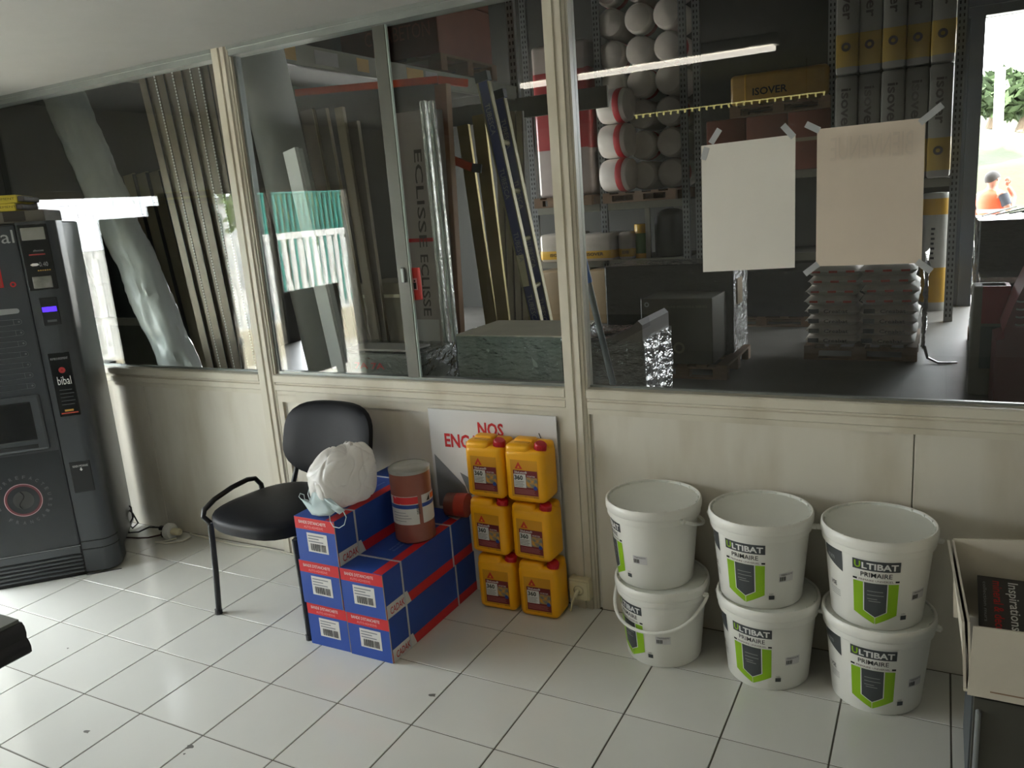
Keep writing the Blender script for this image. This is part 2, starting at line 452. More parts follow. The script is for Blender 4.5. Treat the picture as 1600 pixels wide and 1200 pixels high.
for k in range(8):                                      # drink selection spoons
    z = 1.279 - k * .0484; x1 = -.165; x0 = -.335
    n = 10
    o_ = [(x1 - .011 + .011 * math.cos(a), z + .011 * math.sin(a)) for a in [PI / 2 - PI * i / n for i in range(n + 1)]]
    body = [(x0, z + .015)] + o_ + [(x0, z - .015)]
    b = MB()
    if k == 0:
        poly_into(b, vf, body); b.build('selection_key', GREYP, vm)
    else:
        for i in range(len(body) - 1):
            b.bar(vf(*body[i]), vf(*body[i + 1]), .0018, .0012, (0, 1, 0))
        b.bar(vf(x1 - .032, z + .011), vf(x1 - .032, z - .012), .0018, .0012, (0, 1, 0))
        ring_into(b, vf, x1 - .011, z, .0015, .004, 12)
        b.build('selection_key', mat('spoon_print', (110, 113, 115), .5), vm)
# cup bay
MB().rbox(-.46, -.155, -.012, .01, .640, .900, .012, 2).build('cup_bay_frame', BODY, vm)
MB().rbox(-.44, -.196, -.0145, .0, .690, .872, .006, 2).build('cup_bay_window', GLOSSB, vm)
MB().box(-.44, -.20, -.0165, -.012, .655, .672).build('cup_bay_lip', MREC, vm)
# lower poster with bean logo
b = MB(); rect_into(b, vf, -.50, -.125, .157, .628); b.build('poster', mat('machine_poster', (40, 44, 47), .25), vm)
b = MB(); ring_into(b, vf2, -.310, .415, .0755, .0785, 48); b.build('logo_ring', mat('pale_pink_print', (205, 170, 174), .5), vm)
b = MB(); ring_into(b, vf2, -.310, .415, .0665, .0755, 48); b.build('logo_ring', mat('maroon_print', (96, 28, 38), .5), vm)
b = MB(); poly_into(b, vf2, [(-.310 + .043 * math.cos(2 * PI * k / 32), .415 + .043 * math.sin(2 * PI * k / 32)) for k in range(32)]); b.build('logo_bean', mat('bean_print', (58, 58, 56), .5), vm)
b = MB(); b.tube([vf3(-.318 + .012 * math.sin(6 * s_), .456 - s_ * .082) for s_ in [k / 12 for k in range(13)]], .0022, 5); b.build('bean_seam', MREC, vm)
def ring_text(s, cx, cz, r, a0, a1, h, top):
    b = MB()
    for i, ch in enumerate(s):
        if ch == ' ': continue
        a = a0 + (a1 - a0) * i / max(1, len(s) - 1)
        ca, sa = math.cos(a), math.sin(a)
        if top: ux = (sa, -ca); uy = (ca, sa)
        else: ux = (-sa, ca); uy = (-ca, -sa)
        fn = lambda x, y: vf2(cx + r * ca + ux[0] * x + uy[0] * y, cz + r * sa + ux[1] * x + uy[1] * y)
        text_into(b, ch, fn, -h * .38, h * .38, -h / 2, h / 2, .02)
    return b
R_ = math.radians
ring_text('LE TORREFACTEUR', -.310, .415, .110, R_(196), R_(-8), .016, True).build('lettering', DIMP, vm)
ring_text('FRAN\u00c7AIS', -.310, .415, .110, R_(232), R_(338), .016, False).build('lettering', DIMP, vm)
# control column details (on the flat of the column)
cf = plane_fn((0, -.0072, 0), (1, 0, 0), (0, 0, 1), 0); cf2 = plane_fn((0, -.0082, 0), (1, 0, 0), (0, 0, 1), 0)
def plate(x0, x1, z0, z1, M, name, y0=-.0065, y1=.02): return MB().rbox(x0, x1, y0, y1, z0, z1, .002, 1).build(name, M, vm)
plate(-.108, .006, 1.36, 1.645, GLOSSB, 'control_panel')
plate(-.097, -.004, 1.578, 1.632, mat('lcd', (138, 138, 132), .3, var=.1), 'display', -.0085)
lettering('choose', cf, -.062, -.022, 1.528, 1.537, GREYP, vm)
b = MB(); rect_into(b, cf, -.082, -.018, 1.512, 1.518); b.build('red_line', mat('dim_red', (140, 44, 40), .5), vm)
lettering('0.40', cf, -.05, -.015, 1.462, 1.482, GREYP, vm)
b = MB(); poly_into(b, cf, [(-.085, 1.472), (-.075, 1.478), (-.055, 1.477), (-.05, 1.470), (-.06, 1.466), (-.078, 1.466)]); b.build('coin_picture', WHITEP, vm)
b = MB()
for k in range(6): rect_into(b, cf, -.060 + k * .009, -.054 + k * .009, 1.443, 1.448)
b.build('coin_dots', mat('gold_print', (190, 150, 60), .5), vm)
plate(-.088, -.012, 1.368, 1.420, mat('coin_card', (126, 126, 120), .4, var=.25, scale=30), 'coin_card', -.0085)
plate(-.080, -.008, 1.20, 1.325, MREC, 'payment_reader', -.0075)
b = MB(); rect_into(b, cf2, -.074, -.016, 1.262, 1.284); b.build('blue_display', mat('blue_display', (70, 40, 245), .4, emit=1.2), vm)
b = MB(); rect_into(b, cf2, -.062, -.024, 1.216, 1.226); b.build('card_slot', mat('slot_grey', (88, 92, 94), .4), vm)
plate(-.090, -.004, .78, 1.075, GLOSSB, 'info_panel')
lettering('REMBOURSEMENT', cf, -.083, -.012, 1.044, 1.054, GREYP, vm)
b = MB(); ring_into(b, cf, -.045, .995, .002, .014, 16); b.build('logo', mat('brand_red', (170, 40, 40), .5), vm)
lettering('bibal', cf, -.072, -.016, .928, .966, WHITEP, vm)
b = MB()
for k in range(5): rect_into(b, cf, -.072, -.020 + .006 * (k % 2), .902 - k * .017, .905 - k * .017)
b.build('menu_lines', DIMP, vm)
b = MB(); rect_into(b, cf, -.082, -.012, .792, .798); b.build('red_line', mat('orange_red', (176, 62, 40), .5), vm)
b = MB(); rect_into(b, cf, -.066, -.03, .803, .812); b.build('gold_line', mat('gold_print2', (196, 150, 60), .5), vm)
plate(-.096, -.008, .41, .56, MREC, 'coin_return')
lettering('RENDU MONNAIE', cf, -.082, -.018, .534, .544, WHITEP, vm)
b = MB(); poly_into(b, cf, [(-.052, .530), (-.046, .530), (-.046, .522), (-.042, .522), (-.049, .514), (-.056, .522), (-.052, .522)]); b.build('arrow', WHITEP, vm)
MB().lathe([(0, -.03), (.026, -.03), (.028, -.012), (.028, 0)], 24, Matrix.Translation((-.05, -.004, .468)) @ Matrix.Rotation(-PI / 2, 4, 'X') @ Matrix.Scale(-1, 4, (0, 0, 1)) if False else Matrix.Translation((-.05, .0, .468)) @ Matrix.Rotation(PI / 2, 4, 'X') @ Matrix.Translation((0, 0, 0)), False, False).build('coin_cup', GLOSSB, vm, True)
# stuff on top of the machine
t = thing('grey_tray', 'flattened grey cardboard tray lying on the vending machine', 'tray', (.0525, -.4475, 1.655), (0, 0, PI / 4))
MB().rbox(-.5, .0, .03, .35, .0, .052, .004, 1).build('tray_body', mat('grey_card', (120, 116, 108), .7, var=.12), t)
MB().box(-.16, -.075, .0285, .031, .008, .05).build('label', mat('dark_label', (62, 58, 54), .6), t)
lettering('CARTON', plane_fn((0, .0292, 0), (1, 0, 0), (0, 0, 1)), -.36, -.22, .016, .036, mat('card_print', (84, 80, 74), .6), t)
YEL = mat('yellow_card', (206, 186, 62), .55, var=.05)
for k, (dx, lab) in enumerate(((-.018, 'yellow slim box directly on the grey tray, under another yellow box'), (-.006, 'topmost yellow slim box on the vending machine pile'))):
    t = thing('yellow_box', lab, 'box', (.0525, -.4475, 1.708 + k * .034), (0, 0, PI / 4), 'yellow boxes on the vending machine')
    MB().rbox(-.5, -.085 + dx, .02, .30, .0, .033, .003, 1).build('sleeve', YEL, t)
    MB().rbox(-.086 + dx, -.060 + dx, .03, .29, .004, .028, .006, 2).build('end_fold', mat('grey_end', (92, 86, 84), .6, var=.3, scale=40), t)
    lettering('HABILLEMENT', plane_fn((0, .0192, 0), (1, 0, 0), (0, 0, 1)), -.225, -.10, .013, .022, mat('brown_print', (92, 80, 30), .6), t)

# ================================================================== CHAIR
LEATHER = mat('black_vinyl', (24, 25, 29), .5, spec=.16, var=.06, bump=.02, bscale=60)
FRAMEB = mat('black_tube', (26, 26, 28), .3, var=.05)
ch = thing('visitor_chair', 'black vinyl visitor chair with tube frame against the wall panel', 'chair', (1.178, -.38, 0), (0, 0, R_(-2)))
def cushion(w_, d_, h_, ex=3.2, taper=0.0, nu=26, nv=18, crown=.35, drop=0.0):
    mb = MB()
    ring = []
    N_ = 40
    prof = [(1.0, 0.0), (1.0, .0)]
    rows = [(.90, 0), (.985, .06), (1.0, .3), (1.0, .62), (.985, .82), (.94, .93), (.80, 1.0), (.5, 1.0 + crown * .18), (.2, 1.0 + crown * .24)]
    for s_, z in rows:
        for k in range(N_):
            a = 2 * PI * k / N_
            c, s2 = math.cos(a), math.sin(a)
            r = (abs(c) ** ex + abs(s2) ** ex) ** (-1 / ex)
            y = r * s2 * s_; x = r * c * s_ * (1 + taper * y)
            zz = z * h_ - drop * max(0, -y) ** 3
            ring.append((x * w_ / 2, y * d_ / 2, zz))
    fs = []
    for i in range(len(rows) - 1):
        fs += [(i * N_ + k, i * N_ + (k + 1) % N_, (i + 1) * N_ + (k + 1) % N_, (i + 1) * N_ + k) for k in range(N_)]
    fs.append([k for k in range(N_)][::-1]); fs.append([(len(rows) - 1) * N_ + k for k in range(N_)])
    mb.add(ring, fs); return mb
cushion(.475, .475, .055, 3.0, -.10, drop=.012).build('seat', LEATHER, ch, True, (.012, -.025, .415))
# curved backrest shell
def backfn(side):
    def fn(a, b_):
        x = (a - .5) * 2; z = (b_ - .5) * 2
        ex = 3.4
        return x, z
    return fn
bk = MB(); N_ = 44
rows = [(.30, .022), (.65, .020), (.90, .014), (.985, .004), (1.0, -.008), (.985, -.022), (.9, -.030), (.5, -.033)]
pts = []
for s_, th in rows:
    for k in range(N_):
        a = 2 * PI * k / N_; c, s2 = math.cos(a), math.sin(a)
        r = (abs(c) ** 3.3 + abs(s2) ** 3.3) ** (-1 / 3.3)
        x = r * c * s_; z = r * s2 * s_
        xx = x * .245 * (1 + .02 * -z); zz = z * .145 - (.028 * (1 - x * x) * max(0, -z) if z < 0 else 0)
        yy = -th + .035 * (1 - x * x) - .03 + .04 * z
        pts.append((xx, yy, zz))
fs = []
for i in range(len(rows) - 1):
    fs += [(i * N_ + k, i * N_ + (k + 1) % N_, (i + 1) * N_ + (k + 1) % N_, (i + 1) * N_ + k) for k in range(N_)]
fs.append(list(range(N_))[::-1]); fs.append([(len(rows) - 1) * N_ + k for k in range(N_)])
bk.add(pts, fs); bk.build('backrest', LEATHER, ch, True, (.062, .24, .668))
for s_, nm in ((-1, 'l'), (1, 'r')):
    # front leg, bending into seat rail and back upright
    MB().tube([(s_ * .258, -.205, 0), (s_ * .246, -.195, .20), (s_ * .236, -.19, .405)], .0125, 10).build('leg', FRAMEB, ch, True)
    MB().tube([(s_ * .250, .285, 0), (s_ * .238, .25, .2), (s_ * .228, .215, .405)], .0125, 10).build('leg', FRAMEB, ch, True)
    MB().tube([(s_ * .236, -.19, .40), (s_ * .232, 0, .405), (s_ * .228, .215, .405)], .011, 10).build('seat_rail', FRAMEB, ch, True)
    MB().tube([(s_ * .205 + .03, .20, .40), (s_ * .205 + .035, .232, .47), (s_ * .200 + .045, .25, .54), (s_ * .18 + .055, .258, .64)], .011, 10).build('back_upright', FRAMEB, ch, True)
    for (x, y) in ((.258, -.205), (.250, .285)): MB().cyl((s_ * x, y, 0), (s_ * x, y, .022), .0155, 10).build('foot_cap', FRAMEB, ch)
MB().tube([(-.226, -.20, .41), (-.240, -.215, .440), (-.241, -.205, .465), (-.240, -.15, .490), (-.236, -.06, .510), (-.230, .02, .518), (-.222, .055, .512), (-.214, .075, .48), (-.212, .08, .41)], .011, 10).build('arm_rail', FRAMEB, ch, True)
MB().tube([(-.236, .10, .404), (.236, .10, .404)], .011, 10).build('cross_rail', FRAMEB, ch, True)

# ================================================================== BLUE CARTONS
BLUE = mat('carton_blue', (38, 74, 158), .5, var=.05)
BLUED = mat('carton_blue_side', (34, 56, 120), .5, var=.05)
CRED = mat('carton_red', (205, 38, 44), .5, var=.04)
CARD = mat('raw_card', (150, 132, 108), .8)
CWHITE = mat('carton_white', (214, 212, 208), .5, var=.03)
STRAP = mat('strap', (196, 198, 200), .35)
DKBLUEP = mat('label_grey_print', (120, 124, 130), .5)
def carton():
    W_, H_, L_ = .19, .1745, .60
    t = thing('blue_carton', '', 'carton', group='blue tape cartons')
    MB().box(0, W_, 0, L_, 0, H_).build('box_body', BLUE, t)
    ff = plane_fn((0, -.0008, 0), (1, 0, 0), (0, 0, 1)); ff2 = plane_fn((0, -.0014, 0), (1, 0, 0), (0, 0, 1)); ff3 = plane_fn((0, -.0020, 0), (1, 0, 0), (0, 0, 1))
    rt = plane_fn((W_ + .0008, 0, 0), (0, 1, 0), (0, 0, 1)); rt2 = plane_fn((W_ + .0014, 0, 0), (0, 1, 0), (0, 0, 1)); rt3 = plane_fn((W_ + .0020, 0, 0), (0, 1, 0), (0, 0, 1))
    tp = plane_fn((0, 0, H_ + .0008), (1, 0, 0), (0, 1, 0)); tp2 = plane_fn((0, 0, H_ + .0014), (1, 0, 0), (0, 1, 0))
    b = MB(); rect_into(b, ff, .001, W_ - .001, .128, H_ - .001); b.build('red_band', CRED, t)
    lettering("BANDE D'ETANCHEITE", ff2, .022, .150, .151, .163, WHITEP, t, .0)
    lettering('AUTO-ADHESIVE', ff2, .045, .135, .135, .144, mat('pink_print', (235, 150, 150), .5), t)
    b = MB(); rect_into(b, ff, .052, .148, .042, .117); b.build('label', CWHITE, t)
    b = MB()
    for k, wd in enumerate((.075, .05, .07)): rect_into(b, ff2, .058, .058 + wd, .104 - k * .011, .108 - k * .011)
    b.build('label_text', DKBLUEP, t)
    b = MB(); x = .066; rr = random.Random(3)
    while x < .135:
        wd = rr.choice((.0012, .002, .003, .0042)); rect_into(b, ff2, x, x + wd, .048, .076); x += wd + rr.choice((.0015, .0025))
    b.build('barcode', BLACKP, t)
    b = MB(); rect_into(b, rt, .001, L_ - .001, .001, .040); b.build('red_band', CRED, t)
    b = MB(); poly_into(b, rt2, [(.004, .001), (.150, .001), (.130, .052), (.004, .052)]); b.build('logo_plate', CWHITE, t)
    lettering('CADAK', rt3, .022, .108, .010, .038, REDP, t, .01)
    b = MB(); rect_into(b, tp, W_ - .042, W_ - .001, .001, L_ - .001); b.build('red_band', CRED, t)
    b = MB(); poly_into(b, tp2, [(W_ - .060, L_ - .07), (W_ - .002, L_ - .09), (W_ - .002, L_ - .002), (W_ - .060, L_ - .002)]); b.build('logo_plate', CWHITE, t)
    rot_fn = lambda x, y: tp2(W_ - .075 - y, .18 + x)
    lettering('bande d etancheite', rot_fn, 0, .22, 0, .012, mat('pale_blue_print', (130, 150, 200), .5), t)
    lettering('auto-adhesive', rot_fn, .0, .13, .020, .032, MATS['pale_blue_print'], t)
    for y in (.11, .45):
        b = MB().box(-.0018, W_ + .0024, y - .004, y + .004, H_, H_ + .0026).box(W_ + .0005, W_ + .0027, y - .004, y + .004, 0, H_ + .0026).box(-.0022, -.0002, y - .004, y + .004, 0, H_ + .0026)
        b.build('strap', STRAP, t)
    b = MB().box(W_ - .002, W_ + .0006, -.0006, .0022, 0, H_); b.build('cut_edge', CARD, t)
    return t
c0 = carton()
spots = [((1.455, -.612, 0), 0.004, 'blue and red carton on the floor, bottom of the left stack beside the chair'),
         ((1.452, -.618, .175), -.004, 'blue and red carton in the middle of the left stack of three'),
         ((1.462, -.620, .350), -.012, 'topmost blue and red carton, carrying the white bag and the face mask'),
         ((1.650, -.615, 0), -.002, 'blue and red carton on the floor, bottom of the right stack'),
         ((1.650, -.622, .175), .004, 'blue and red carton of the right stack carrying the rust brown roll')]
for i, (l, r, lab) in enumerate(spots):
    o = c0 if i == 0 else copy_tree(c0)
    o.location = l; o.rotation_euler = (0, 0, r); o['label'] = lab

# rust brown shrink-wrapped roll
RUST = mat('rust_roll', (138, 74, 58), .45, var=.12, scale=4, stretch=(1, 1, .3), coat=.6)
t = thing('sealing_roll', 'rust brown sealing tape roll in clear film standing on the right cartons', 'roll', (1.765, -.30, .3515))
Rr = .078; Hr = .285
MB().lathe([(0, 0), (Rr - .006, 0), (Rr, .006), (Rr, Hr - .006), (Rr - .004, Hr), (.035, Hr), (.034, Hr - .03)], 40).build('roll_body', RUST, t, True)
film = MB().lathe([(Rr + .0015, Hr - .012), (Rr + .002, Hr), (Rr - .006, Hr + .006), (Rr - .03, Hr + .008), (.0, Hr + .006)], 40)
film.build('film_top', mat('film_white', (160, 160, 156), .25, var=.1, coat=.6, bump=.3, bscale=18), t, True)
def cyl_fn(r, a0, off): return lambda s_, z: Vector(((r + off) * math.cos(a0 + s_ / r), (r + off) * math.sin(a0 + s_ / r), z))
A0 = math.atan2(-2.33, 1.75)
cfn = cyl_fn(Rr, A0, .0010); cfn2 = cyl_fn(Rr, A0, .0017); cfn3 = cyl_fn(Rr, A0, .0024)
b = MB(); rect_into(b, cfn, -.11, .020, .078, .190, 14); rect_into(b, cfn, .035, .13, .078, .190, 10); b.build('paper_label', CWHITE, t)
b = MB(); rect_into(b, cfn2, -.085, .020, .160, .188, 12); b.build('red_band', CRED, t)
b = MB(); rect_into(b, cfn2, -.11, .020, .142, .157, 14); rect_into(b, cfn2, .035, .13, .142, .157, 10); b.build('blue_band', BLUE, t)
b = MB(); poly_into(b, cfn3, [(-.10, .160), (-.045, .160), (-.07, .188), (-.10, .188)]); b.build('white_flash', CWHITE, t)
b = MB(); poly_into(b, cfn3, [(.055, .162), (.072, .162), (.072, .184)]); b.build('black_flash', BLACKP, t)
b = MB(); rect_into(b, cfn3, .078, .11, .164, .184, 4); b.build('orange_flash', mat('orange_print', (220, 110, 40), .5), t)
b = MB()
for k in range(4): rect_into(b, cfn2, -.085, -.03 + .01 * (k % 3), .125 - k * .011, .127 - k * .011, 6)
b.build('label_text', DKBLUEP, t)
b = MB()
for k in range(12): rect_into(b, cfn3, .012, .026, .118 + k * .0032, .118 + k * .0032 + (.0012, .002)[k % 2])
b.build('barcode', BLACKP, t)

# white plastic bag
BAGM = mat('white_bag', (240, 238, 235), .32, var=.02, trans=.3, bump=.03, bscale=12)
bm = bmesh.new(); bmesh.ops.create_icosphere(bm, subdivisions=6, radius=1)
for q in bm.verts:
    n = q.co.normalized(); az = math.atan2(n.y, n.x)
    ex = 3.3                                     # boxy, soft-filled outline
    r = (abs(n.x) ** ex + abs(n.y) ** ex + abs(n.z) ** ex) ** (-1 / ex)
    k = r * (1 + .07 * noise.noise(n * 1.3 + Vector((3, 1, 0))) + .045 * noise.noise(n * 2.9))
    up_ = max(0.0, n.z)
    # sharp creases running up to the gathered neck
    c1 = abs(noise.noise(Vector((n.x * 1.5 + n.z * .6, n.y * 1.5, n.z * .9 + 4.0)))); c2 = abs(noise.noise(Vector((n.x * 2.4, n.y * 2.4 + 2, n.z * 2.0))))
    k -= .085 * (1 - min(1, c1 / .20)) ** 1.5 * (.3 + up_) + .040 * (1 - min(1, c2 / .16)) ** 1.5
    p = Vector((n.x * .088 * k, n.y * .125 * k, n.z * .112 * k + .108))
    t_ = max(0.0, p.z - .13) / .09
    p.x = p.x * (1 - .16 * t_) + .016 * t_ + .006 * t_ * math.sin(az * 7); p.y = p.y * (1 - .20 * t_) + .02 * t_; p.z += .010 * t_ * math.sin(az * 5 + 1)
    p.z = max(p.z, .001 + .003 * abs(noise.noise(n * 6)))
    q.co = p
t = MB().bm(bm).build('plastic_bag', BAGM, None, True, (1.572, -.455, .527), (0, 0, R_(-16)))
tag(t, 'white gathered plastic bag full of soft things on the top carton', 'bag')
# face mask
MASK = mat('mask_cloth', (196, 212, 214), .7, var=.04, trans=.2)
Ym = -.575
t = thing('face_mask', 'pale blue disposable face mask dropped on the top carton edge', 'face mask', (1.50, Ym, .527))
def mpts(px, dy): return [at(u, v, 1, Ym + d) - t.location for (u, v), d in zip(px, dy)]
def sheet(name, px, dy, M):
    p_ = mpts(px, dy); c_ = sum(p_, Vector()) / len(p_) + Vector((0, -.008, 0)); n_ = len(p_); mb = MB()
    ring = []
    for f_ in (1.0, .66, .33): ring += [c_ + (q_ - c_) * f_ + Vector((0, .004 * math.sin(9 * f_ + i_), 0)) for i_, q_ in enumerate(p_)]
    ring.append(c_)
    fs = [(i_, (i_ + 1) % n_, n_ * r_ + n_ + (i_ + 1) % n_ if False else n_ * (r_ + 1) + (i_ + 1) % n_, n_ * (r_ + 1) + i_) if False else (n_ * r_ + i_, n_ * r_ + (i_ + 1) % n_, n_ * (r_ + 1) + (i_ + 1) % n_, n_ * (r_ + 1) + i_) for r_ in range(2) for i_ in range(n_)]
    fs += [(2 * n_ + i_, 2 * n_ + (i_ + 1) % n_, 3 * n_) for i_ in range(n_)]
    o_ = mb.add(ring, fs).build(name, M, t, True)
    so_ = o_.modifiers.new('thickness', 'SOLIDIFY'); so_.thickness = .0012
    return o_
sheet('mask_body', [(469, 779), (483, 784), (491, 766), (505, 778), (524, 800), (516, 806), (498, 807), (488, 804), (483, 796), (476, 786)], [-.01, -.005, .01, .0, -.025, -.035, -.035, -.03, -.02, -.012], MASK)
sheet('folded_edge', [(488, 757), (497, 763), (520, 780), (540, 797), (530, 804), (522, 799), (505, 779), (493, 769)], [.02, .015, .0, -.02, -.03, -.028, -.006, .008], MASK)
def loop_(px, dy): MB().tube(mpts(px, dy), .0016, 6).build('ear_loop', MASK, t, True)
loop_([(536, 798), (541, 808), (538, 820), (530, 825), (521, 823), (516, 815), (515, 806)], [-.03, -.052, -.054, -.054, -.054, -.054, -.045])
loop_([(471, 781), (467, 776), (469, 771), (475, 773), (476, 780), (482, 782)], [-.008] * 6)
loop_([(489, 759), (483, 764), (481, 772), (484, 781)], [.02, .015, .008, 0])

# ================================================================== SIGN BOARD
t = thing('sign_board', 'white sign board with red capitals leaning on the wall behind yellow cans', 'sign', (1.68, -.012, 0))
bx = .58
tilt = R_(0)
MB().box(-.0, bx, -.005, .0, .0, .785).build('board', mat('white_board', (216, 216, 216), .4, var=.02), t)
sf = plane_fn((0, -.006, 0), (1, 0, 0), (0, 0, 1)); sf2 = plane_fn((0, -.0066, 0), (1, 0, 0), (0, 0, 1))
lettering('NOS', sf, .233, .350, .686, .742, REDP, t, .03)
lettering('ENGAGEMENTS', sf, .070, .50, .625, .684, REDP, t, .03)
b = MB(); poly_into(b, sf, [(.012, .590), (.15, .46), (.18, .36), (.012, .36)]); poly_into(b, sf, [(.13, .52), (.24, .47), (.17, .42)]); b.build('grey_arrow', mat('board_grey', (120, 124, 128), .45), t)
b = MB(); b.bar(sf2(.505, .715), sf2(.513, .695), .003, .001, (1, 0, 0)); b.build('scuff', BLACKP, t)
# brown red package behind the cartons
t = thing('wrapped_packet', 'small brown and red wrapped packet between rust roll and yellow cans', 'packet', (1.775, -.075, .351))
MB().cyl((.0, 0, .048), (.085, .010, .048), .048, 22).build('packet_body', mat('packet_brown', (110, 58, 48), .35, var=.25, coat=.6, bump=.2, bscale=20), t, True)
MB().cyl((.042, .004, .048), (.088, .0105, .048), .0488, 22).build('packet_band', mat('packet_red', (170, 60, 44), .4, var=.2), t, True)

# ================================================================== YELLOW JERRYCANS
CANY = mat('can_yellow', (246, 176, 12), .38, var=.03)
CAPR = mat('cap_red', (196, 28, 44), .4)
MAR = mat('maroon_label', (120, 34, 38), .5, var=.04)
LABY = mat('label_amber', (214, 150, 20), .5, var=.04)
PHOTO = mat('label_photo', (206, 146, 46), .5, scale=60, col2=(120, 122, 110), thr=(.4, .6))
def jerrycan():
    W_, D_ = .166, .126
    t = thing('jerrycan', '', 'jerrycan', group='yellow latex jerrycans')
    bm = bmesh.new(); bmesh.ops.create_cube(bm, size=1)
    for q in bm.verts: q.co = Vector((q.co.x * W_, q.co.y * D_, (q.co.z + .5) * .212))
    bmesh.ops.bevel(bm, geom=bm.edges[:], offset=.024, segments=4, profile=.5, affect='EDGES')
    for q in bm.verts:
        if q.co.z < .012: q.co.x *= .97; q.co.y *= .97
    MB().bm(bm).build('can_body', CANY, t, True)
    # raised top with handle, leaving the front right corner free for the cap
    MB().rbox(-.080, .024, -.058, .060, .17, .229, .018, 3).build('top_block', CANY, t, True)
    MB().rbox(.0, .080, .010, .060, .17, .226, .018, 3).build('top_block', CANY, t, True)
    MB().rbox(-.062, .020, -.012, .034, .216, .2378, .0085, 3).build('handle', CANY, t, True)
    MB().rbox(-.052, .012, -.034, -.014, .222, .2305, .003, 1).build('handle_slot_shade', LABY, t, True)  # no hollow: shade of the slot put into a darker amber block
    Mt = Matrix.Translation((.054, -.026, .203)) @ Matrix.Rotation(R_(14), 4, 'Y') @ Matrix.Rotation(R_(10), 4, 'X')
    MB().lathe([(.019, 0), (.022, .003), (.0225, .026), (.019, .032), (0, .033)], 22, Mt).build('cap', CAPR, t, True)
    b = MB()
    for k in range(22):
        a = 2 * PI * k / 22; b.box(.0222, .0236, -.0012, .0012, .004, .027, Mt @ Matrix.Rotation(a, 4, 'Z'))
    tag(b.build('cap_ribs', CAPR, t), kind='stuff')
    fy = -D_ / 2
    lf = lambda o: plane_fn((0, fy - o, 0), (1, 0, 0), (0, 0, 1))
    b = MB(); rect_into(b, lf(.0006), -.056, .056, .026, .172); b.build('label_field', LABY, t)
    b = MB(); rect_into(b, lf(.0012), -.046, .054, .034, .132); b.build('label', MAR, t)
    b = MB(); poly_into(b, lf(.0012), [(-.038, .137), (-.006, .137), (-.022, .165)]); b.build('logo', mat('sika_red', (205, 60, 30), .5), t)
    b = MB(); poly_into(b, lf(.0016), [(-.027, .141), (-.017, .141), (-.022, .150)]); b.build('logo_mark', mat('sika_yellow', (230, 160, 30), .5), t)
    lettering('SikaLatex\u00ae', lf(.0018), -.040, .012, .120, .129, WHITEP, t, .015)
    b = MB(); rect_into(b, lf(.0018), -.044, .006, .064, .117); b.build('label_white', CWHITE, t)
    lettering('360', lf(.0024), -.041, -.006, .094, .113, BLACKP, t, .03)
    b = MB()
    for k in range(4): rect_into(b, lf(.0024), -.041, -.002 - .004 * (k % 2), .087 - k * .006, .0885 - k * .006)
    b.build('label_text', BLACKP, t)
    b = MB(); rect_into(b, lf(.0018), .007, .053, .066, .106); b.build('label_photo', PHOTO, t)
    lettering('MORTIER', lf(.0022), .012, .045, .108, .114, CWHITE, t)
    b = MB(); poly_into(b, lf(.0026), [(.044 + .008 * math.cos(2 * PI * k / 16), .066 + .008 * math.sin(2 * PI * k / 16)) for k in range(16)]); b.build('label_seal', BLUE, t)
    b = MB()
    for k in range(4): rect_into(b, lf(.0018), -.042, .038 + .004 * (k % 2), .056 - k * .005, .0575 - k * .005)
    b.build('label_text', mat('pink_lines', (176, 110, 108), .5), t)
    lettering('2 L', lf(.0012), -.004, .006, .026, .031, BLACKP, t)
    lettering('50 KG', lf(.0012), .034, .054, .026, .030, BLACKP, t)
    return t
j0 = jerrycan()
rowsz = ('bottom', 'middle', 'topmost')
k = 0
for cx, cn in ((2.004, 'left'), (2.192, 'right')):
    for lv in range(3):
        o = j0 if k == 0 else copy_tree(j0)
        dx = (0.006, -.004, .002)[lv] if cn == 'left' else (.002, -.006, -.012)[lv]
        o.location = (cx + dx - (.008 * (lv == 0) if cn == 'left' else 0) * 0, -.082 - .004 * lv, lv * .2385); o.rotation_euler = (0, 0, (R_(3), R_(-2), R_(1))[lv])
        where = 'on the floor' if lv == 0 else 'in its stack'
        o['label'] = '%s yellow jerrycan with red cap of the %s stack, %s' % (rowsz[lv], cn, 'beside the blue cartons' if cn == 'left' else 'beside the wall socket')
        k += 1

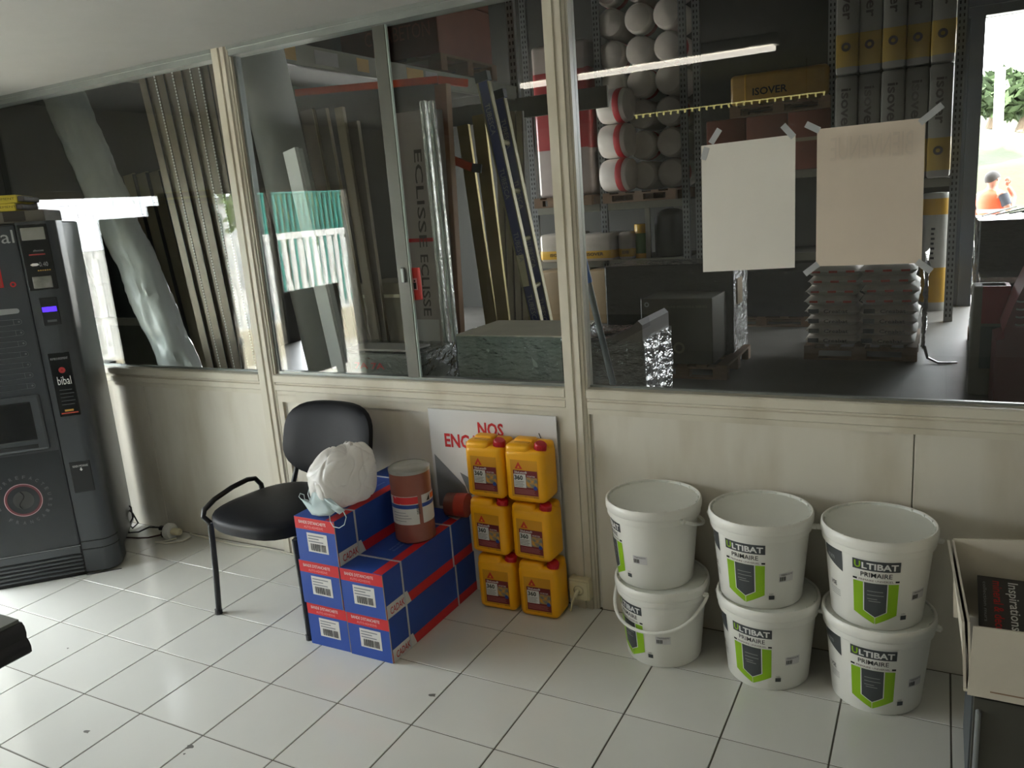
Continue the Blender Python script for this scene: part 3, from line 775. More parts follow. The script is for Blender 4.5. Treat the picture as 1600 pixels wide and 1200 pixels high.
# ================================================================== WHITE BUCKETS
BUCK = mat('bucket_plastic', (232, 231, 224), .35, var=.02)
LIDM = mat('lid_plastic', (222, 224, 216), .4, var=.03)
GRN = mat('label_green', (140, 186, 20), .45, var=.03)
DGREY = mat('label_dark', (66, 70, 72), .5, var=.03)
def rb(z): return .1285 + (.1515 - .1285) * min(z, .255) / .255
def bucket():
    t = thing('paint_bucket', '', 'bucket', group='white primer buckets')
    MB().lathe([(0, .004), (.115, .004), (.118, 0), (.125, 0), (.1285, .004), (rb(.25), .25), (rb(.25), .262)], 56).build('pail', BUCK, t, True)
    # rim skirt and lid
    MB().lathe([(.1515, .238), (.1565, .236), (.158, .240), (.1585, .256), (.1605, .258), (.1625, .262), (.163, .276), (.1615, .287), (.158, .2905), (.1545, .289), (.1525, .283)], 56).build('rim', BUCK, t, True)
    MB().lathe([(.1525, .288), (.1515, .283), (.146, .2815), (0, .282)], 56).build('lid', LIDM, t, True)
    b = MB()
    for k in range(20):
        a = 2 * PI * k / 20; b.box(.1490, .1530, -.003, .003, .281, .2895, Matrix.Rotation(a, 4, 'Z'))
    tag(b.build('lid_clips', LIDM, t), kind='stuff')
    def cf_(off): return lambda s_, z: Vector(((rb(z) + off) * math.cos(-PI / 2 + s_ / .140), (rb(z) + off) * math.sin(-PI / 2 + s_ / .140), z))
    f1, f2, f3, f4 = cf_(.0008), cf_(.0014), cf_(.0020), cf_(.0026)
    b = MB(); rect_into(b, f1, -.062, .062, .194, .226, 12); b.build('label_header', DGREY, t)
    lettering('U', f2, -.057, -.040, .199, .221, GRN, t, .03)
    lettering('LTIBAT', f2, -.037, .056, .199, .219, WHITEP, t, .03)
    lettering('PRIMAIRE', f1, -.040, .042, .173, .188, BLACKP, t, .006)
    lettering('PRIMAIRE UNIVERSEL', f1, -.045, .046, .160, .166, mat('brown_red_print', (90, 50, 48), .5), t, .0)
    b = MB(); rect_into(b, f1, -.062, -.050, .160, .166, 2); rect_into(b, f1, .051, .062, .160, .166, 2); b.build('label_dash', BLACKP, t)
    def strip(fn, x0, x1, zl0, zl1, ztop, n=4):
        mb = MB(); mb.grid(lambda a, c: fn(x0 + (x1 - x0) * a, (zl0 + (zl1 - zl0) * a) * (1 - c) + ztop * c), n, 3); return mb
    mb = strip(f1, -.061, -.0012, .052, .020, .155, 7); mb2 = strip(f1, .0012, .061, .020, .052, .155, 7); mb.add(mb2.v, mb2.f); mb.build('label_shield', GRN, t)
    mb = strip(f2, -.033, 0, .062, .041, .155, 5); mb2 = strip(f2, 0, .033, .041, .062, .155, 5); mb.add(mb2.v, mb2.f); mb.build('label_border', WHITEP, t)
    mb = strip(f3, -.030, 0, .063, .044, .1555, 5); mb2 = strip(f3, 0, .030, .044, .063, .1555, 5); mb.add(mb2.v, mb2.f); mb.build('label_inner', DGREY, t)
    b = MB()
    for k, (x0, x1) in enumerate(((-.022, .02), (-.022, .022), (-.022, .005), (-.018, .014))): rect_into(b, f4, x0, x1, .128 - k * .0125 + (.005 if k == 3 else 0), .1298 - k * .0125 + (.005 if k == 3 else 0), 3)
    b.build('label_text', mat('mid_grey_print', (150, 152, 150), .5), t)
    b = MB(); b.grid(lambda a, c: f1(-.175 + .081 * a, (.196 - .030 * a) * (1 - c) + .232 * c), 12, 2); b.build('dark_plate', DGREY, t)
    lettering('mm', f2, -.155, -.125, .195, .206, GREYP, t)
    lettering('VSE', f1, -.150, -.122, .108, .122, BLACKP, t, .01)
    b = MB()
    for k in range(4): rect_into(b, f1, -.152, -.108, .096 - k * .006, .098 - k * .006, 3)
    b.build('small_print', mat('small_grey', (170, 170, 166), .5), t)
    lettering('5 KG', f1, .076, .088, .054, .058, BLACKP, t)
    b = MB(); rect_into(b, f1, .074, .092, .036, .050, 2); b.build('weight_mark', DGREY, t)
    b = MB(); rect_into(b, f1, .105, .155, .095, .125, 4); b.build('sticker', mat('sticker_white', (208, 206, 206), .5), t)
    lettering('TRE060070', f2, .110, .150, .117, .122, BLACKP, t)
    b = MB(); x = .108
    rr = random.Random(5)
    while x < .128:
        wd = rr.choice((.001, .0016, .0024)); rect_into(b, f2, x, x + wd, .099, .113); x += wd + .0013
    b.build('barcode', BLACKP, t)
    return t
def bail(t, theta_deg, side, off):
    """pegs and bail handle; theta tilts the bail down from horizontal"""
    for s_ in (-1, 1):
        p = Vector((s_ * math.cos(off), s_ * math.sin(off), 0))
        MB().cyl(p * .155 + Vector((0, 0, .250)), p * .172 + Vector((0, 0, .250)), .0085, 12).build('peg', BUCK, t, True)
    e1 = Vector((math.cos(off), math.sin(off), 0)); n_ = Vector((-math.sin(off), math.cos(off), 0)) * side
    th = R_(theta_deg); pts = []
    for k in range(25):
        a = PI * k / 24
        rad = .171
        q = e1 * (math.cos(a) * rad)
        s_ = math.sin(a) * .158
        q += n_ * (s_ * math.cos(th)) + Vector((0, 0, -s_ * math.sin(th))) 
        # stay outside the pail wall
        h = math.hypot(q.x, q.y)
        if h < .1665: q.x *= .1665 / h; q.y *= .1665 / h
        pts.append(q + Vector((0, 0, .250)))
    MB().tube(pts, .0058, 8).build('bail', BUCK, t, True)
b0 = bucket()
bspec = [((2.705, -.172, 0), -36, 'lower white bucket with its bail hanging down in front', None),
         ((2.682, -.166, .2825), -56, 'upper white bucket of the stack nearest the wall socket, label turned away', None),
         ((3.062, -.170, 0), -10, 'lower white primer bucket of the middle stack', None),
         ((3.040, -.170, .2825), -9, 'upper white primer bucket of the middle stack', None),
         ((3.392, -.172, 0), -1, 'lower white primer bucket of the stack nearest the cardboard display', None),
         ((3.386, -.176, .2825), 2, 'upper white primer bucket of the stack nearest the cardboard display', None)]
bl = []
for i, (l, a, lab, _) in enumerate(bspec):
    o = b0 if i == 0 else copy_tree(b0)
    o.location = l; o.rotation_euler = (0, 0, R_(a)); o['label'] = lab; bl.append(o)
bail(bl[0], 40, -1, R_(25)); bail(bl[1], 24, 1, R_(19))
for o, of in ((bl[2], 6), (bl[3], 6), (bl[4], 0), (bl[5], -2)): bail(o, 20, 1, R_(of))

# ================================================================== SOCKETS AND CABLES
CREAM = mat('cream_plastic', (214, 206, 172), .4, var=.04)
t = thing('wall_socket', 'cream surface socket with plug low on the wall beside the yellow cans', 'socket', (2.325, .0, .093))
MB().rbox(-.043, .043, -.042, .006, -.044, .044, .005, 2).build('socket_box', CREAM, t)
MB().rbox(-.038, .038, -.046, -.041, -.038, .038, .004, 2).build('cover_plate', CREAM, t)
Mx = Matrix.Translation((0, -.0465, 0)) @ Matrix.Rotation(PI / 2, 4, 'X')
MB().lathe([(.0, -.003), (.018, -.003), (.0185, .001), (.021, .001)], 24, Mx).build('socket_well', mat('well_dark', (60, 56, 46), .5), t, True)
MB().lathe([(.0185, .0), (.0205, .002), (.023, .0)], 24, Mx).build('socket_ring', CREAM, t, True)
MB().cyl((-.002, -.045, .0), (-.008, -.072, -.018), .0085, 10).build('plug', CREAM, t, True)
MB().tube([(-.008, -.072, -.018), (-.014, -.082, -.036), (-.018, -.078, -.06), (-.03, -.06, -.085), (-.06, -.03, -.089)], .0035, 8).build('plug_cord', CREAM, t, True)
WPL = mat('white_plastic', (212, 212, 206), .4)
t = thing('extension_socket', 'round white extension socket lying on the floor near the machine', 'socket', (.02, -.085, .044), (0, 0, R_(8)))
Mz = Matrix.Rotation(PI / 2, 4, 'Y')
MB().lathe([(0, -.018), (.038, -.018), (.042, -.012), (.042, .012), (.038, .018), (0, .018)], 28, Mz).build('socket_body', WPL, t, True)
MB().lathe([(0, .018), (.018, .018), (.020, .024), (.019, .064), (.014, .070), (0, .070)], 20, Mz).build('cream_plug', CREAM, t, True)
MB().rbox(-.052, -.017, -.016, .016, -.034, -.002, .004, 1).build('black_plug', BLACKP, t)
MB().rbox(-.066, -.017, -.012, .012, .004, .024, .004, 1).build('black_plug', BLACKP, t)
CORD = mat('black_cord', (26, 24, 24), .4)
t = MB().tube([(-.05, -.085, .056), (-.12, -.10, .055), (-.2, -.11, .02), (-.27, -.12, .010), (-.30, -.10, .03), (-.27, -.08, .08), (-.30, -.06, .13), (-.36, -.055, .15), (-.385, -.06, .11), (-.34, -.075, .05), (-.26, -.10, .03), (-.22, -.09, .06), (-.28, -.07, .10), (-.34, -.055, .12), (-.40, -.06, .07)], .0042, 8).build('black_cable', CORD, None, True)
tag(t, 'looped black power cable behind the vending machine', 'cable')
t = MB().tube([(-.03, -.10, .024), (-.10, -.13, .010), (-.16, -.15, .008), (-.24, -.165, .006), (-.32, -.13, .006), (-.38, -.09, .006)], .0045, 8).build('power_cord', mat('brown_cord', (60, 40, 36), .4), None, True)
tag(t, 'dark brown power cord lying flat beside the vending machine', 'cable')
t = MB().tube([(.06, -.085, .01), (.02, -.13, .006), (-.02, -.15, .006), (.05, -.145, .006), (.12, -.10, .006), (.13, -.05, .012), (.10, -.03, .02), (.22, -.03, .010), (.45, -.035, .006), (.62, -.022, .010), (.9, -.028, .006), (1.4, -.03, .006), (1.9, -.01, .006), (2.22, -.01, .006)], .004, 8).build('white_cable', mat('white_cord', (208, 204, 188), .4), None, True)
tag(t, 'white extension cable running along the foot of the wall', 'cable')

# ================================================================== PAPERS ON THE GLASS
TAPE = mat('clear_tape', (196, 198, 200), .3, var=.05, trans=.3)
def poster(name, label, tl, tr, br, bl_, col, tapes, word):
    P = [at(*q, 1, .030) for q in (tl, tr, br, bl_)]
    o = thing(name, label, 'paper', (P[3].x, .030, P[3].z))
    L_ = [p - Vector((P[3].x, .030, P[3].z)) for p in P]
    def fn(a, c):
        q = L_[3] * (1 - a) * (1 - c) + L_[2] * a * (1 - c) + L_[1] * a * c + L_[0] * (1 - a) * c
        return (q.x, -.0035 - .002 * math.sin(a * PI) * math.sin(c * 2 * PI) , q.z)
    mb = MB().grid(fn, 10, 12)
    mb.build('sheet', col, o, True)
    MB().add([(q.x, .0005, q.z) for q in L_], [(0, 1, 2, 3)]).build('sheet_front', mat('paper_print', (225, 222, 216), .6), o)
    b = MB()
    for (u, v, a, ln) in tapes:
        c = at(u, v, 1, .030) - Vector((P[3].x, .030, P[3].z)); a = R_(a)
        d = Vector((math.cos(a), 0, math.sin(a))) * ln / 2; n = Vector((-math.sin(a), 0, math.cos(a))) * .0095
        y = Vector((0, -.0042 - c.y, 0))
        MB().add([c - d - n + y, c + d - n + y, c + d + n + y, c - d + n + y, c - d - n + y + Vector((0, .0008, 0)), c + d - n + y + Vector((0, .0008, 0)), c + d + n + y + Vector((0, .0008, 0)), c - d + n + y + Vector((0, .0008, 0))], [(0, 1, 2, 3), (7, 6, 5, 4), (0, 4, 5, 1), (1, 5, 6, 2), (2, 6, 7, 3), (3, 7, 4, 0)]).build('tape', TAPE, o)
    return o
PAPER1 = mat('paper_white', (226, 222, 214), .7, var=.015)
PAPER2 = mat('paper_beige', (214, 200, 184), .7, var=.02)
poster('poster_sheet', 'white blank poster sheet taped to the glass, the left and smaller one', (1096, 228), (1243, 210), (1242, 418), (1099, 425), PAPER1, [(1118, 213, 55, .05), (1232, 205, -50, .05), (1102, 240, 70, .04)], '')
p2 = poster('poster_sheet', 'pale beige poster sheet taped to the glass, the right one', (1277, 202), (1446, 184), (1440, 411), (1275, 416), PAPER2, [(1455, 178, 38, .07), (1270, 199, -30, .045), (1268, 420, 38, .05), (1444, 416, -38, .05)], '')
b = MB()
q0 = at(1298, 214, 1, .030) - Vector((p2.location.x, .030, p2.location.z)); q1 = at(1426, 246, 1, .030) - Vector((p2.location.x, .030, p2.location.z))
text_into(b, 'BIENVENUE', lambda x, y: (x, -.0062, y), q1.x, q0.x, q1.z + .008, q0.z - .004); b.build('show_through', mat('show_through', (206, 193, 178), .7), p2)
# small red notice on the sash
t = thing('safety_notice', 'small red safety notice with figures stuck on the sliding pane', 'notice', (1.715, .0405, 1.235))
c = [at(*q, 1, .042) for q in ((632, 419), (656, 418), (661, 468), (634, 470))]
c = [q - t.location for q in c]
MB().add([(q.x, 0, q.z) for q in c] + [(q.x, .0015, q.z) for q in c], [(0, 1, 2, 3), (7, 6, 5, 4), (0, 4, 5, 1), (1, 5, 6, 2), (2, 6, 7, 3), (3, 7, 4, 0)]).build('notice_sheet', mat('notice_red', (196, 56, 50), .5), t)
mx_ = sum((q.x for q in c)) / 4; mz_ = sum((q.z for q in c)) / 4
b = MB(); rect_into(b, plane_fn((mx_, -.001, mz_), (1, 0, 0), (0, 0, 1)), -.022, .022, -.024, .024); b.build('notice_field', mat('notice_pink', (206, 150, 150), .5), t)
b = MB()
for s_ in (-.010, .010):
    poly_into(b, plane_fn((mx_ + s_, -.0016, mz_), (1, 0, 0), (0, 0, 1)), [(-.006, -.02), (.006, -.02), (.007, .006), (-.007, .006)])
    poly_into(b, plane_fn((mx_ + s_, -.0016, mz_ + .013), (1, 0, 0), (0, 0, 1)), [(.0045 * math.cos(2 * PI * k / 10), .0045 * math.sin(2 * PI * k / 10)) for k in range(10)])
b.build('notice_figures', BLACKP, t)

# ================================================================== CARDBOARD DISPLAY (right) AND STAND
CARDW = mat('display_card', (204, 196, 180), .6, var=.04)
CARDE = mat('card_edge', (224, 216, 196), .6, var=.04)
t = thing('display_tray', 'cream cardboard display tray with a dark brochure inside, at the right edge', 'display box', (3.61, -.62, .36))
# local: x to the right, y back, z up
Lw = .46; D_ = .32; hf = .155; hb = .235
def panel_quad(name, pts, th):
    pts = [Vector(p) for p in pts]; n = (pts[1] - pts[0]).cross(pts[3] - pts[0]).normalized() * th
    vs = pts + [p + n for p in pts]
    return MB().add(vs, [(3, 2, 1, 0), (4, 5, 6, 7), (0, 1, 5, 4), (1, 2, 6, 5), (2, 3, 7, 6), (3, 0, 4, 7)]).build(name, CARDW, t)
panel_quad('front_panel', [(.008, 0, -.03), (Lw, 0, -.03), (Lw, 0, hf + .015), (.012, 0, hf)], .006)
panel_quad('left_panel', [(0, .006, -.02), (-.012, 0, hf + .004), (-.045, D_, hb - .005), (.0, D_, .02)], -.006)
panel_quad('left_inner_panel', [(.012, .006, -.02), (.0, 0, hf + .006), (-.033, D_, hb - .003), (.012, D_, .02)], -.005)
panel_quad('back_panel', [(-.02, D_, .0), (Lw, D_, .0), (Lw, D_, hb + .055), (-.03, D_, hb)], -.006)
panel_quad('bottom_panel', [(.0, 0, -.02), (Lw, 0, -.02), (Lw, D_, .01), (.0, D_, .01)], -.006)
MB().box(.055, Lw, -.0072, -.0062, -.012, -.009).build('fold_line', mat('fold_dark', (140, 112, 88), .7), t)
bk_ = thing('brochure', 'dark grey brochure with white and red title lying in the cardboard tray', 'book', (3.64, -.58, .445), (R_(12), 0, 0))
MB().box(0, .42, 0, .26, 0, .012).build('cover', mat('brochure_grey', (62, 60, 58), .45, var=.08), bk_)
tf = lambda x, y: Vector((y, .255 - x, .0128))
lettering('Inspirations', tf, .012, .20, .062, .092, WHITEP, bk_, .01)
lettering('mineral & deco', tf, .012, .21, .034, .056, REDP, bk_, .01)
lettering('collection murs', tf, .02, .18, .012, .020, GREYP, bk_)
t = thing('steel_stand', 'dark grey steel stand under the cardboard display tray', 'stand', (3.635, -.60, 0))
MB().box(.0, .40, .0, .03, 0, .32).build('front_sheet', mat('stand_olive', (72, 70, 62), .5, var=.08), t)
MB().box(-.004, .020, .03, .34, 0, .33).build('side_sheet', mat('stand_blue', (74, 80, 84), .45, var=.06), t)
MB().rbox(.004, .016, -.012, .012, 0, .28, .005, 2).build('front_edge', mat('stand_light', (128, 132, 132), .4), t)
MB().box(-.0, .40, .0, .34, .31, .335).build('top_sheet', DARKM, t)

# ================================================================== DARK BENCH (left foreground)
pc = at(33, 967, 2, .75)
t = thing('bench', 'dark bench corner with grey top and rounded padded edge at the left', 'bench', (pc.x, pc.y, 0))
MB().box(-.9, -.004, -.9, -.004, .742, .75).build('top_sheet', mat('bench_top', (96, 98, 92), .5, var=.06), t)
prof = [(-.05, .742), (.0, .742), (.007, .733), (.009, .718), (.006, .706), (.012, .698), (.016, .686), (.014, .672), (.004, .665), (-.012, .664), (-.016, .660), (-.05, .655)]
Mp = Matrix(((1, 0, 0, 0), (0, 0, -1, 0), (0, 1, 0, 0), (0, 0, 0, 1)))
MB().prism(prof, .9, Mp).build('edge_pad', mat('bench_black', (26, 24, 26), .6, var=.1), t, True)
MB().box(-.9, -.02, -.88, -.012, .66, .742).build('apron', MATS['bench_black'], t)
for (x, y) in ((-.82, -.08), (-.82, -.82)): MB().box(x - .03, x + .03, y - .03, y + .03, 0, .66).build('leg', MATS['bench_black'], t)
# dark panel standing before the side window, seen mirrored in the glass
t = thing('dark_screen', 'dark flat screen panel standing before the side window of the room', 'panel', (-.96, -2.55, 0))
MB().rbox(-.02, .02, 0, .62, .35, 1.04, .006, 1).build('screen', GLOSSB, t)
MB().box(-.03, .03, .05, .10, 0, .36).build('leg', DARKM, t); MB().box(-.03, .03, .52, .57, 0, .36).build('leg', DARKM, t)

# ================================================================== WAREHOUSE GOODS, LEFT
def V(*a): return Vector(a)
def through(p, q, z):
    """point of the line p->q at height z"""
    k = (z - p.z) / (q.z - p.z); return p + (q - p) * k
def soft_roll(name, p, q, r, M, amp, freq, seg=28, n=46, parent=None, seed=0.0, flat=1.0):
    p = Vector(p); q = Vector(q); a = q - p; ln = a.length
    T = Matrix.Translation(p) @ a.to_track_quat('Z', 'Y').to_matrix().to_4x4()
    mb = MB(); vs = []; fs = []
    for i in range(n + 1):
        z = ln * i / n
        for k in range(seg):
            th = 2 * PI * k / seg
            c, s_ = math.cos(th), math.sin(th)
            nn = noise.noise(Vector((c * freq + seed, s_ * freq, z * freq * 3.2)))
            n2 = noise.noise(Vector((c * freq * 2.2, s_ * freq * 2.2 + seed, z * freq * 7 + th)))
            rr = r * (1 + amp * nn + amp * .55 * (.5 - abs(n2) * 2))
            vs.append((rr * c, rr * s_ * flat, z))
    for i in range(n):
        fs += [(i * seg + k, i * seg + (k + 1) % seg, (i + 1) * seg + (k + 1) % seg, (i + 1) * seg + k) for k in range(seg)]
    fs.append(list(range(seg))[::-1]); fs.append([n * seg + k for k in range(seg)])
    mb.add(vs, fs, T)
    return mb.build(name, M, parent, True)
FILMW = mat('roll_film', (232, 237, 233), .28, var=.06, scale=3, coat=.4, bump=.25, bscale=7)
Yr = .62
p = at(94, 135, 1, Yr); q = at(284, 575, 1, Yr)
pb = through(p, q, .16); pt = p + (p - q) * .16
t = thing('foil_roll', 'crumpled pale grey film roll leaning behind the left window', 'roll', (pb.x, pb.y, 0))
soft_roll('film', pb - t.location, pt - t.location, .112, FILMW, .20, 1.3, 40, 80, parent=t)
d_ = (pt - pb).normalized()
b = MB(); rr = random.Random(2)
for k in range(14):
    z = .62 + rr.random() * .16; th = -1.9 + rr.random() * 1.0
    T = Matrix.Translation(pb - t.location) @ (pt - pb).to_track_quat('Z', 'Y').to_matrix().to_4x4()
    b.box(-.014, .014, -.0015, .0015, -.006, .006, T @ Matrix.Rotation(th, 4, 'Z') @ Matrix.Translation((0, -.126, z)) @ Matrix.Rotation(rr.random(), 4, 'Y'))
b.build('red_marks', REDP, t)
TARP = mat('dark_tarp', (40, 46, 42), .5, var=.1, bump=.1, bscale=6)
p = at(158, 352, 1, 1.30); q = at(238, 575, 1, 1.15); pb = through(p, q, .2)
t = thing('tarp_roll', 'dark green tarpaulin roll leaning behind the pale film roll', 'roll', (pb.x, pb.y, 0))
soft_roll('tarp', pb - t.location, p - t.location, .19, TARP, .08, .9, n=24, parent=t, seed=4)
GB = mat('grey_board', (132, 132, 118), .7, var=.1, scale=3)
t = thing('grey_slab', 'short grey board standing low behind the left window', 'board', (-1.45, .95, 0))
MB().box(-.55, .35, 0, .04, 0, 1.0).build('board', GB, t); MB().box(-.55, .35, -.004, .0, .95, 1.0).build('edge', FRAME, t)
# beige cladding boards leaning
BEIGE = mat('beige_cladding', (150, 140, 114), .6, var=.06, obj_rand=.05)
for k, (u0, u1) in enumerate(((206, 226), (227, 247), (248, 268))):
    a0 = at((u0 + u1) / 2, 330, 1, 1.0); a1 = at((u0 + u1) / 2 + 58, 560, 1, 1.0)
    bt = through(a0, a1, .02)
    tp = through(a0, a1, 1.95)
    o = thing('cladding_board', ('leftmost', 'middle', 'rightmost')[k] + ' beige cladding board leaning beside the film roll', 'board', (bt.x, bt.y, 0), group='beige cladding boards')
    MB().bar(bt - o.location, tp - o.location, .10, .02, (1, 0, 0)).build('face', BEIGE, o)
    MB().bar(bt - o.location + V(.053, 0, 0), tp - o.location + V(.053, 0, 0), .008, .03, (1, 0, 0)).build('rib', DARKM, o)
# perforated steel lath strips
LATH = mat('steel_lath', (104, 94, 78), .42, .3, var=.12, stretch=(1, 1, .4), scale=10, obj_rand=.10)
LATHE_ = mat('lath_edge', (238, 238, 234), .4, .0)
ordn = ('first', 'second', 'third', 'fourth', 'fifth', 'sixth', 'seventh', 'eighth', 'ninth')
for k in range(9):
    f_ = (k + .5) / 9
    a0 = at(213 + f_ * 125, 110 - f_ * 26, 1, .45 + .012 * (k % 2)); a1 = at(325 + f_ * 98, 575, 1, .45 + .012 * (k % 2))
    bt = through(a0, a1, .015); tp = through(a0, a1, 2.62)
    o = thing('lath_strip', ordn[k] + ' perforated steel lath strip from the left, leaning in the left window', 'metal strip', (bt.x, bt.y, 0), group='perforated lath strips')
    P_, Q_ = bt - o.location, tp - o.location
    MB().bar(P_, Q_, .056, .012, (1, 0, 0)).build('web', LATH, o)
    ax = (Q_ - P_).normalized()
    if k in (1, 3, 5, 6, 8):
        b = MB()
        for j in range(120):
            c_ = P_ + ax * (.7 + j * .0158) + V(.028, -.008, 0)
            b.bar(c_, c_ + ax * .010, .006, .004, (1, 0, 0))
        tag(b.build('perforated_edge', LATHE_, o), kind='stuff')
    else:
        MB().bar(P_ + V(.028, -.006, 0), Q_ + V(.028, -.006, 0), .004, .006, (1, 0, 0)).build('edge', DARKM, o)
# white curved sheet and white board
SHW = mat('white_sheet', (206, 210, 208), .45, var=.04, scale=3)
a0 = at(402, 68, 1, .75); a1 = at(506, 520, 1, .75); bt = through(a0, a1, .17); tp = a0 + (a0 - a1) * .15
t = thing('insulation_sheet', 'curved pale grey sheet leaning at the left of the sliding window', 'sheet', (bt.x, bt.y, 0))
soft_roll('sheet', bt - t.location, tp - t.location, .165, SHW, .03, .5, n=20, parent=t, seed=9, flat=.55)
a0 = at(454, 234, 1, .45); a1 = at(515, 505, 1, .45); bt = through(a0, a1, .02)
t = thing('white_board', 'narrow bright white board leaning in front of the curved sheet', 'board', (bt.x, bt.y, 0))
MB().bar(bt - t.location, a0 - t.location, .115, .022, (1, -.3, 0)).build('face', mat('bright_board', (248, 249, 248), .5, var=.02), t)
MB().bar(bt - t.location + V(.06, .0, 0), a0 - t.location + V(.06, .0, 0), .008, .024, (1, -.3, 0)).build('edge', SHW, t)
# grey leaf panel with orange rim
LEAF = mat('grey_leaf', (74, 69, 63), .6, var=.06, scale=2)
ORNG = mat('orange_rim', (222, 84, 40), .5, var=.04)
z0 = 2.45
A_ = at(462, 146, 2, z0); B_ = at(684, 125, 2, z0)
t = thing('door_leaf', 'tall grey panel with an orange top rim behind the sliding window', 'panel', (A_.x, A_.y, 0))
MB().bar(V(0, 0, 0) + (B_ - A_).xy.to_3d() * .5, V(0, 0, z0 - .02) + (B_ - A_).xy.to_3d() * .5, (B_ - A_).length, .03, (B_ - A_)).build('leaf', LEAF, t)
b = MB().bar(V(0, 0, z0), (B_ - A_) + V(0, 0, z0), .05, .03, (0, 0, 1)); C_ = at(730, 130, 2, z0 - .02)
b.bar((B_ - A_) + V(0, 0, z0), C_ - V(A_.x, A_.y, 0), .05, .03, (0, 0, 1)); b.build('orange_rim', ORNG, t)
# planks leaning on it
PLK = [mat('plank_brown', (84, 70, 56), .6, var=.12, stretch=(1, 1, .2)), mat('plank_beige', (150, 136, 112), .6, var=.08, stretch=(1, 1, .2)), mat('plank_grey', (92, 84, 74), .6, var=.1, stretch=(1, 1, .2))]
for k, (u0, v0, u1, wd, mi, lab) in enumerate(((480, 172, 540, .09, 0, 'brown plank leaning left of the sliding window stile'), (503, 170, 560, .07, 2, 'grey brown plank between brown and pale planks'), (530, 168, 580, .055, 1, 'pale beige plank leaning near the window stile'), (552, 190, 592, .07, 0, 'dark brown plank right of the pale plank'))):
    a0 = at(u0, v0, 1, 1.12 + .03 * k); a1 = at(u1, 480, 1, 1.12 + .03 * k); bt = through(a0, a1, .02)
    t = thing('plank', lab, 'plank', (bt.x, bt.y, 0), group='planks behind the sliding window')
    MB().bar(bt - t.location, a0 - t.location, wd, .025, (1, 0, 0)).build('face', PLK[mi], t)
    MB().bar(bt - t.location + V(wd / 2 + .002, 0, 0), a0 - t.location + V(wd / 2 + .002, 0, 0), .004, .024, (1, 0, 0)).build('edge', PLK[1], t)
# small cartons low on the left
t = thing('tan_carton', 'tan carton standing low behind the sliding window left pane', 'carton', (.62, 1.25, 0))
MB().rbox(-.25, .12, 0, .3, 0, 1.17, .004, 1).build('carton_body', mat('tan_card', (138, 128, 106), .7, var=.08), t)
MB().box(-.25, .12, -.002, .0, 1.08, 1.10).build('tape', CREAM, t)
# eclisse carton
CPK = mat('pale_carton', (178, 166, 160), .55, var=.06, scale=2)
a = [at(612, 178, 1, 1.30), at(672, 170, 1, 1.30), at(694, 520, 1, 1.25), at(634, 520, 1, 1.25)]
t = thing('door_kit_carton', 'tall pale carton with dark vertical lettering behind the right sliding pane', 'carton', (a[3].x, 1.25, 0))
o_ = t.location
lo = [through(a[0], a[3], .02), through(a[1], a[2], .02)]
f_ = [lo[0] - o_, lo[1] - o_, a[1] - o_, a[0] - o_]
MB().add(f_ + [p_ + V(.02, .10, 0) for p_ in f_], [(0, 1, 2, 3), (7, 6, 5, 4), (1, 5, 6, 2), (0, 3, 7, 4), (2, 6, 7, 3), (0, 4, 5, 1)]).build('carton_body', CPK, t)
def face_fn(f4, off):
    def fn(x, y):
        q_ = (f4[0] * (1 - x) + f4[1] * x) * (1 - y) + (f4[3] * (1 - x) + f4[2] * x) * y
        return q_ + V(0, -off, 0)
    return fn
ff = face_fn(f_, .003)
DKP = mat('dark_grey_print', (84, 76, 74), .6)
for y0, y1 in ((.64, .90), (.45, .62)):
    # reading downwards
    text_into(MB(), 'ECLISSE', (lambda x, y, y0=y0, y1=y1: ff(.52 + .20 * y, y1 - (y1 - y0) * x)), 0, 1, 0, 1, .01).build('lettering', DKP, t)
b = MB(); rect_into(b, ff, .15, .95, .655, .665); b.build('red_line', REDP, t)
b = MB(); rect_into(b, ff, .1, .9, .30, .44); b.build('reflection_patch', CWHITE, t)  # bright reflection in the glass, painted onto the carton face
# silver profile strips
SILV = mat('silver_profile', (200, 200, 196), .25, .7, var=.2, scale=40, bump=.3, bscale=60)
for k, (u0, u1, lab) in enumerate(((661, 694, 'left one of two knurled silver profile strips beside the brown post'), (674, 707, 'right one of two knurled silver profile strips beside the brown post'))):
    a0 = at(u0, 158, 1, 1.16); a1 = at(u1, 490, 1, 1.14); bt = through(a0, a1, .02)
    t = thing('profile_strip', lab, 'metal strip', (bt.x, bt.y, 0), group='silver profile strips')
    MB().bar(bt - t.location, a0 - t.location, .036, .02, (1, 0, 0)).build('strip', SILV, t)
    MB().bar(bt - t.location + V(0, -.012, 0), a0 - t.location + V(0, -.012, 0), .010, .006, (1, 0, 0)).build('rib', ALU, t)
a0 = at(691, 132, 1, 1.42); a1 = at(712, 480, 1, 1.42); bt = through(a0, a1, .02)
t = thing('wood_post', 'orange brown wooden post behind the right sliding pane', 'post', (bt.x, bt.y, 0))
MB().bar(bt - t.location, a0 - t.location, .075, .05, (1, 0, 0)).build('post', mat('post_wood', (138, 88, 54), .6, var=.1, stretch=(4, 4, .4)), t)
MB().bar(bt - t.location + V(.039, 0, 0), a0 - t.location + V(.039, 0, 0), .004, .048, (1, 0, 0)).build('edge', mat('post_edge', (168, 124, 84), .6), t)
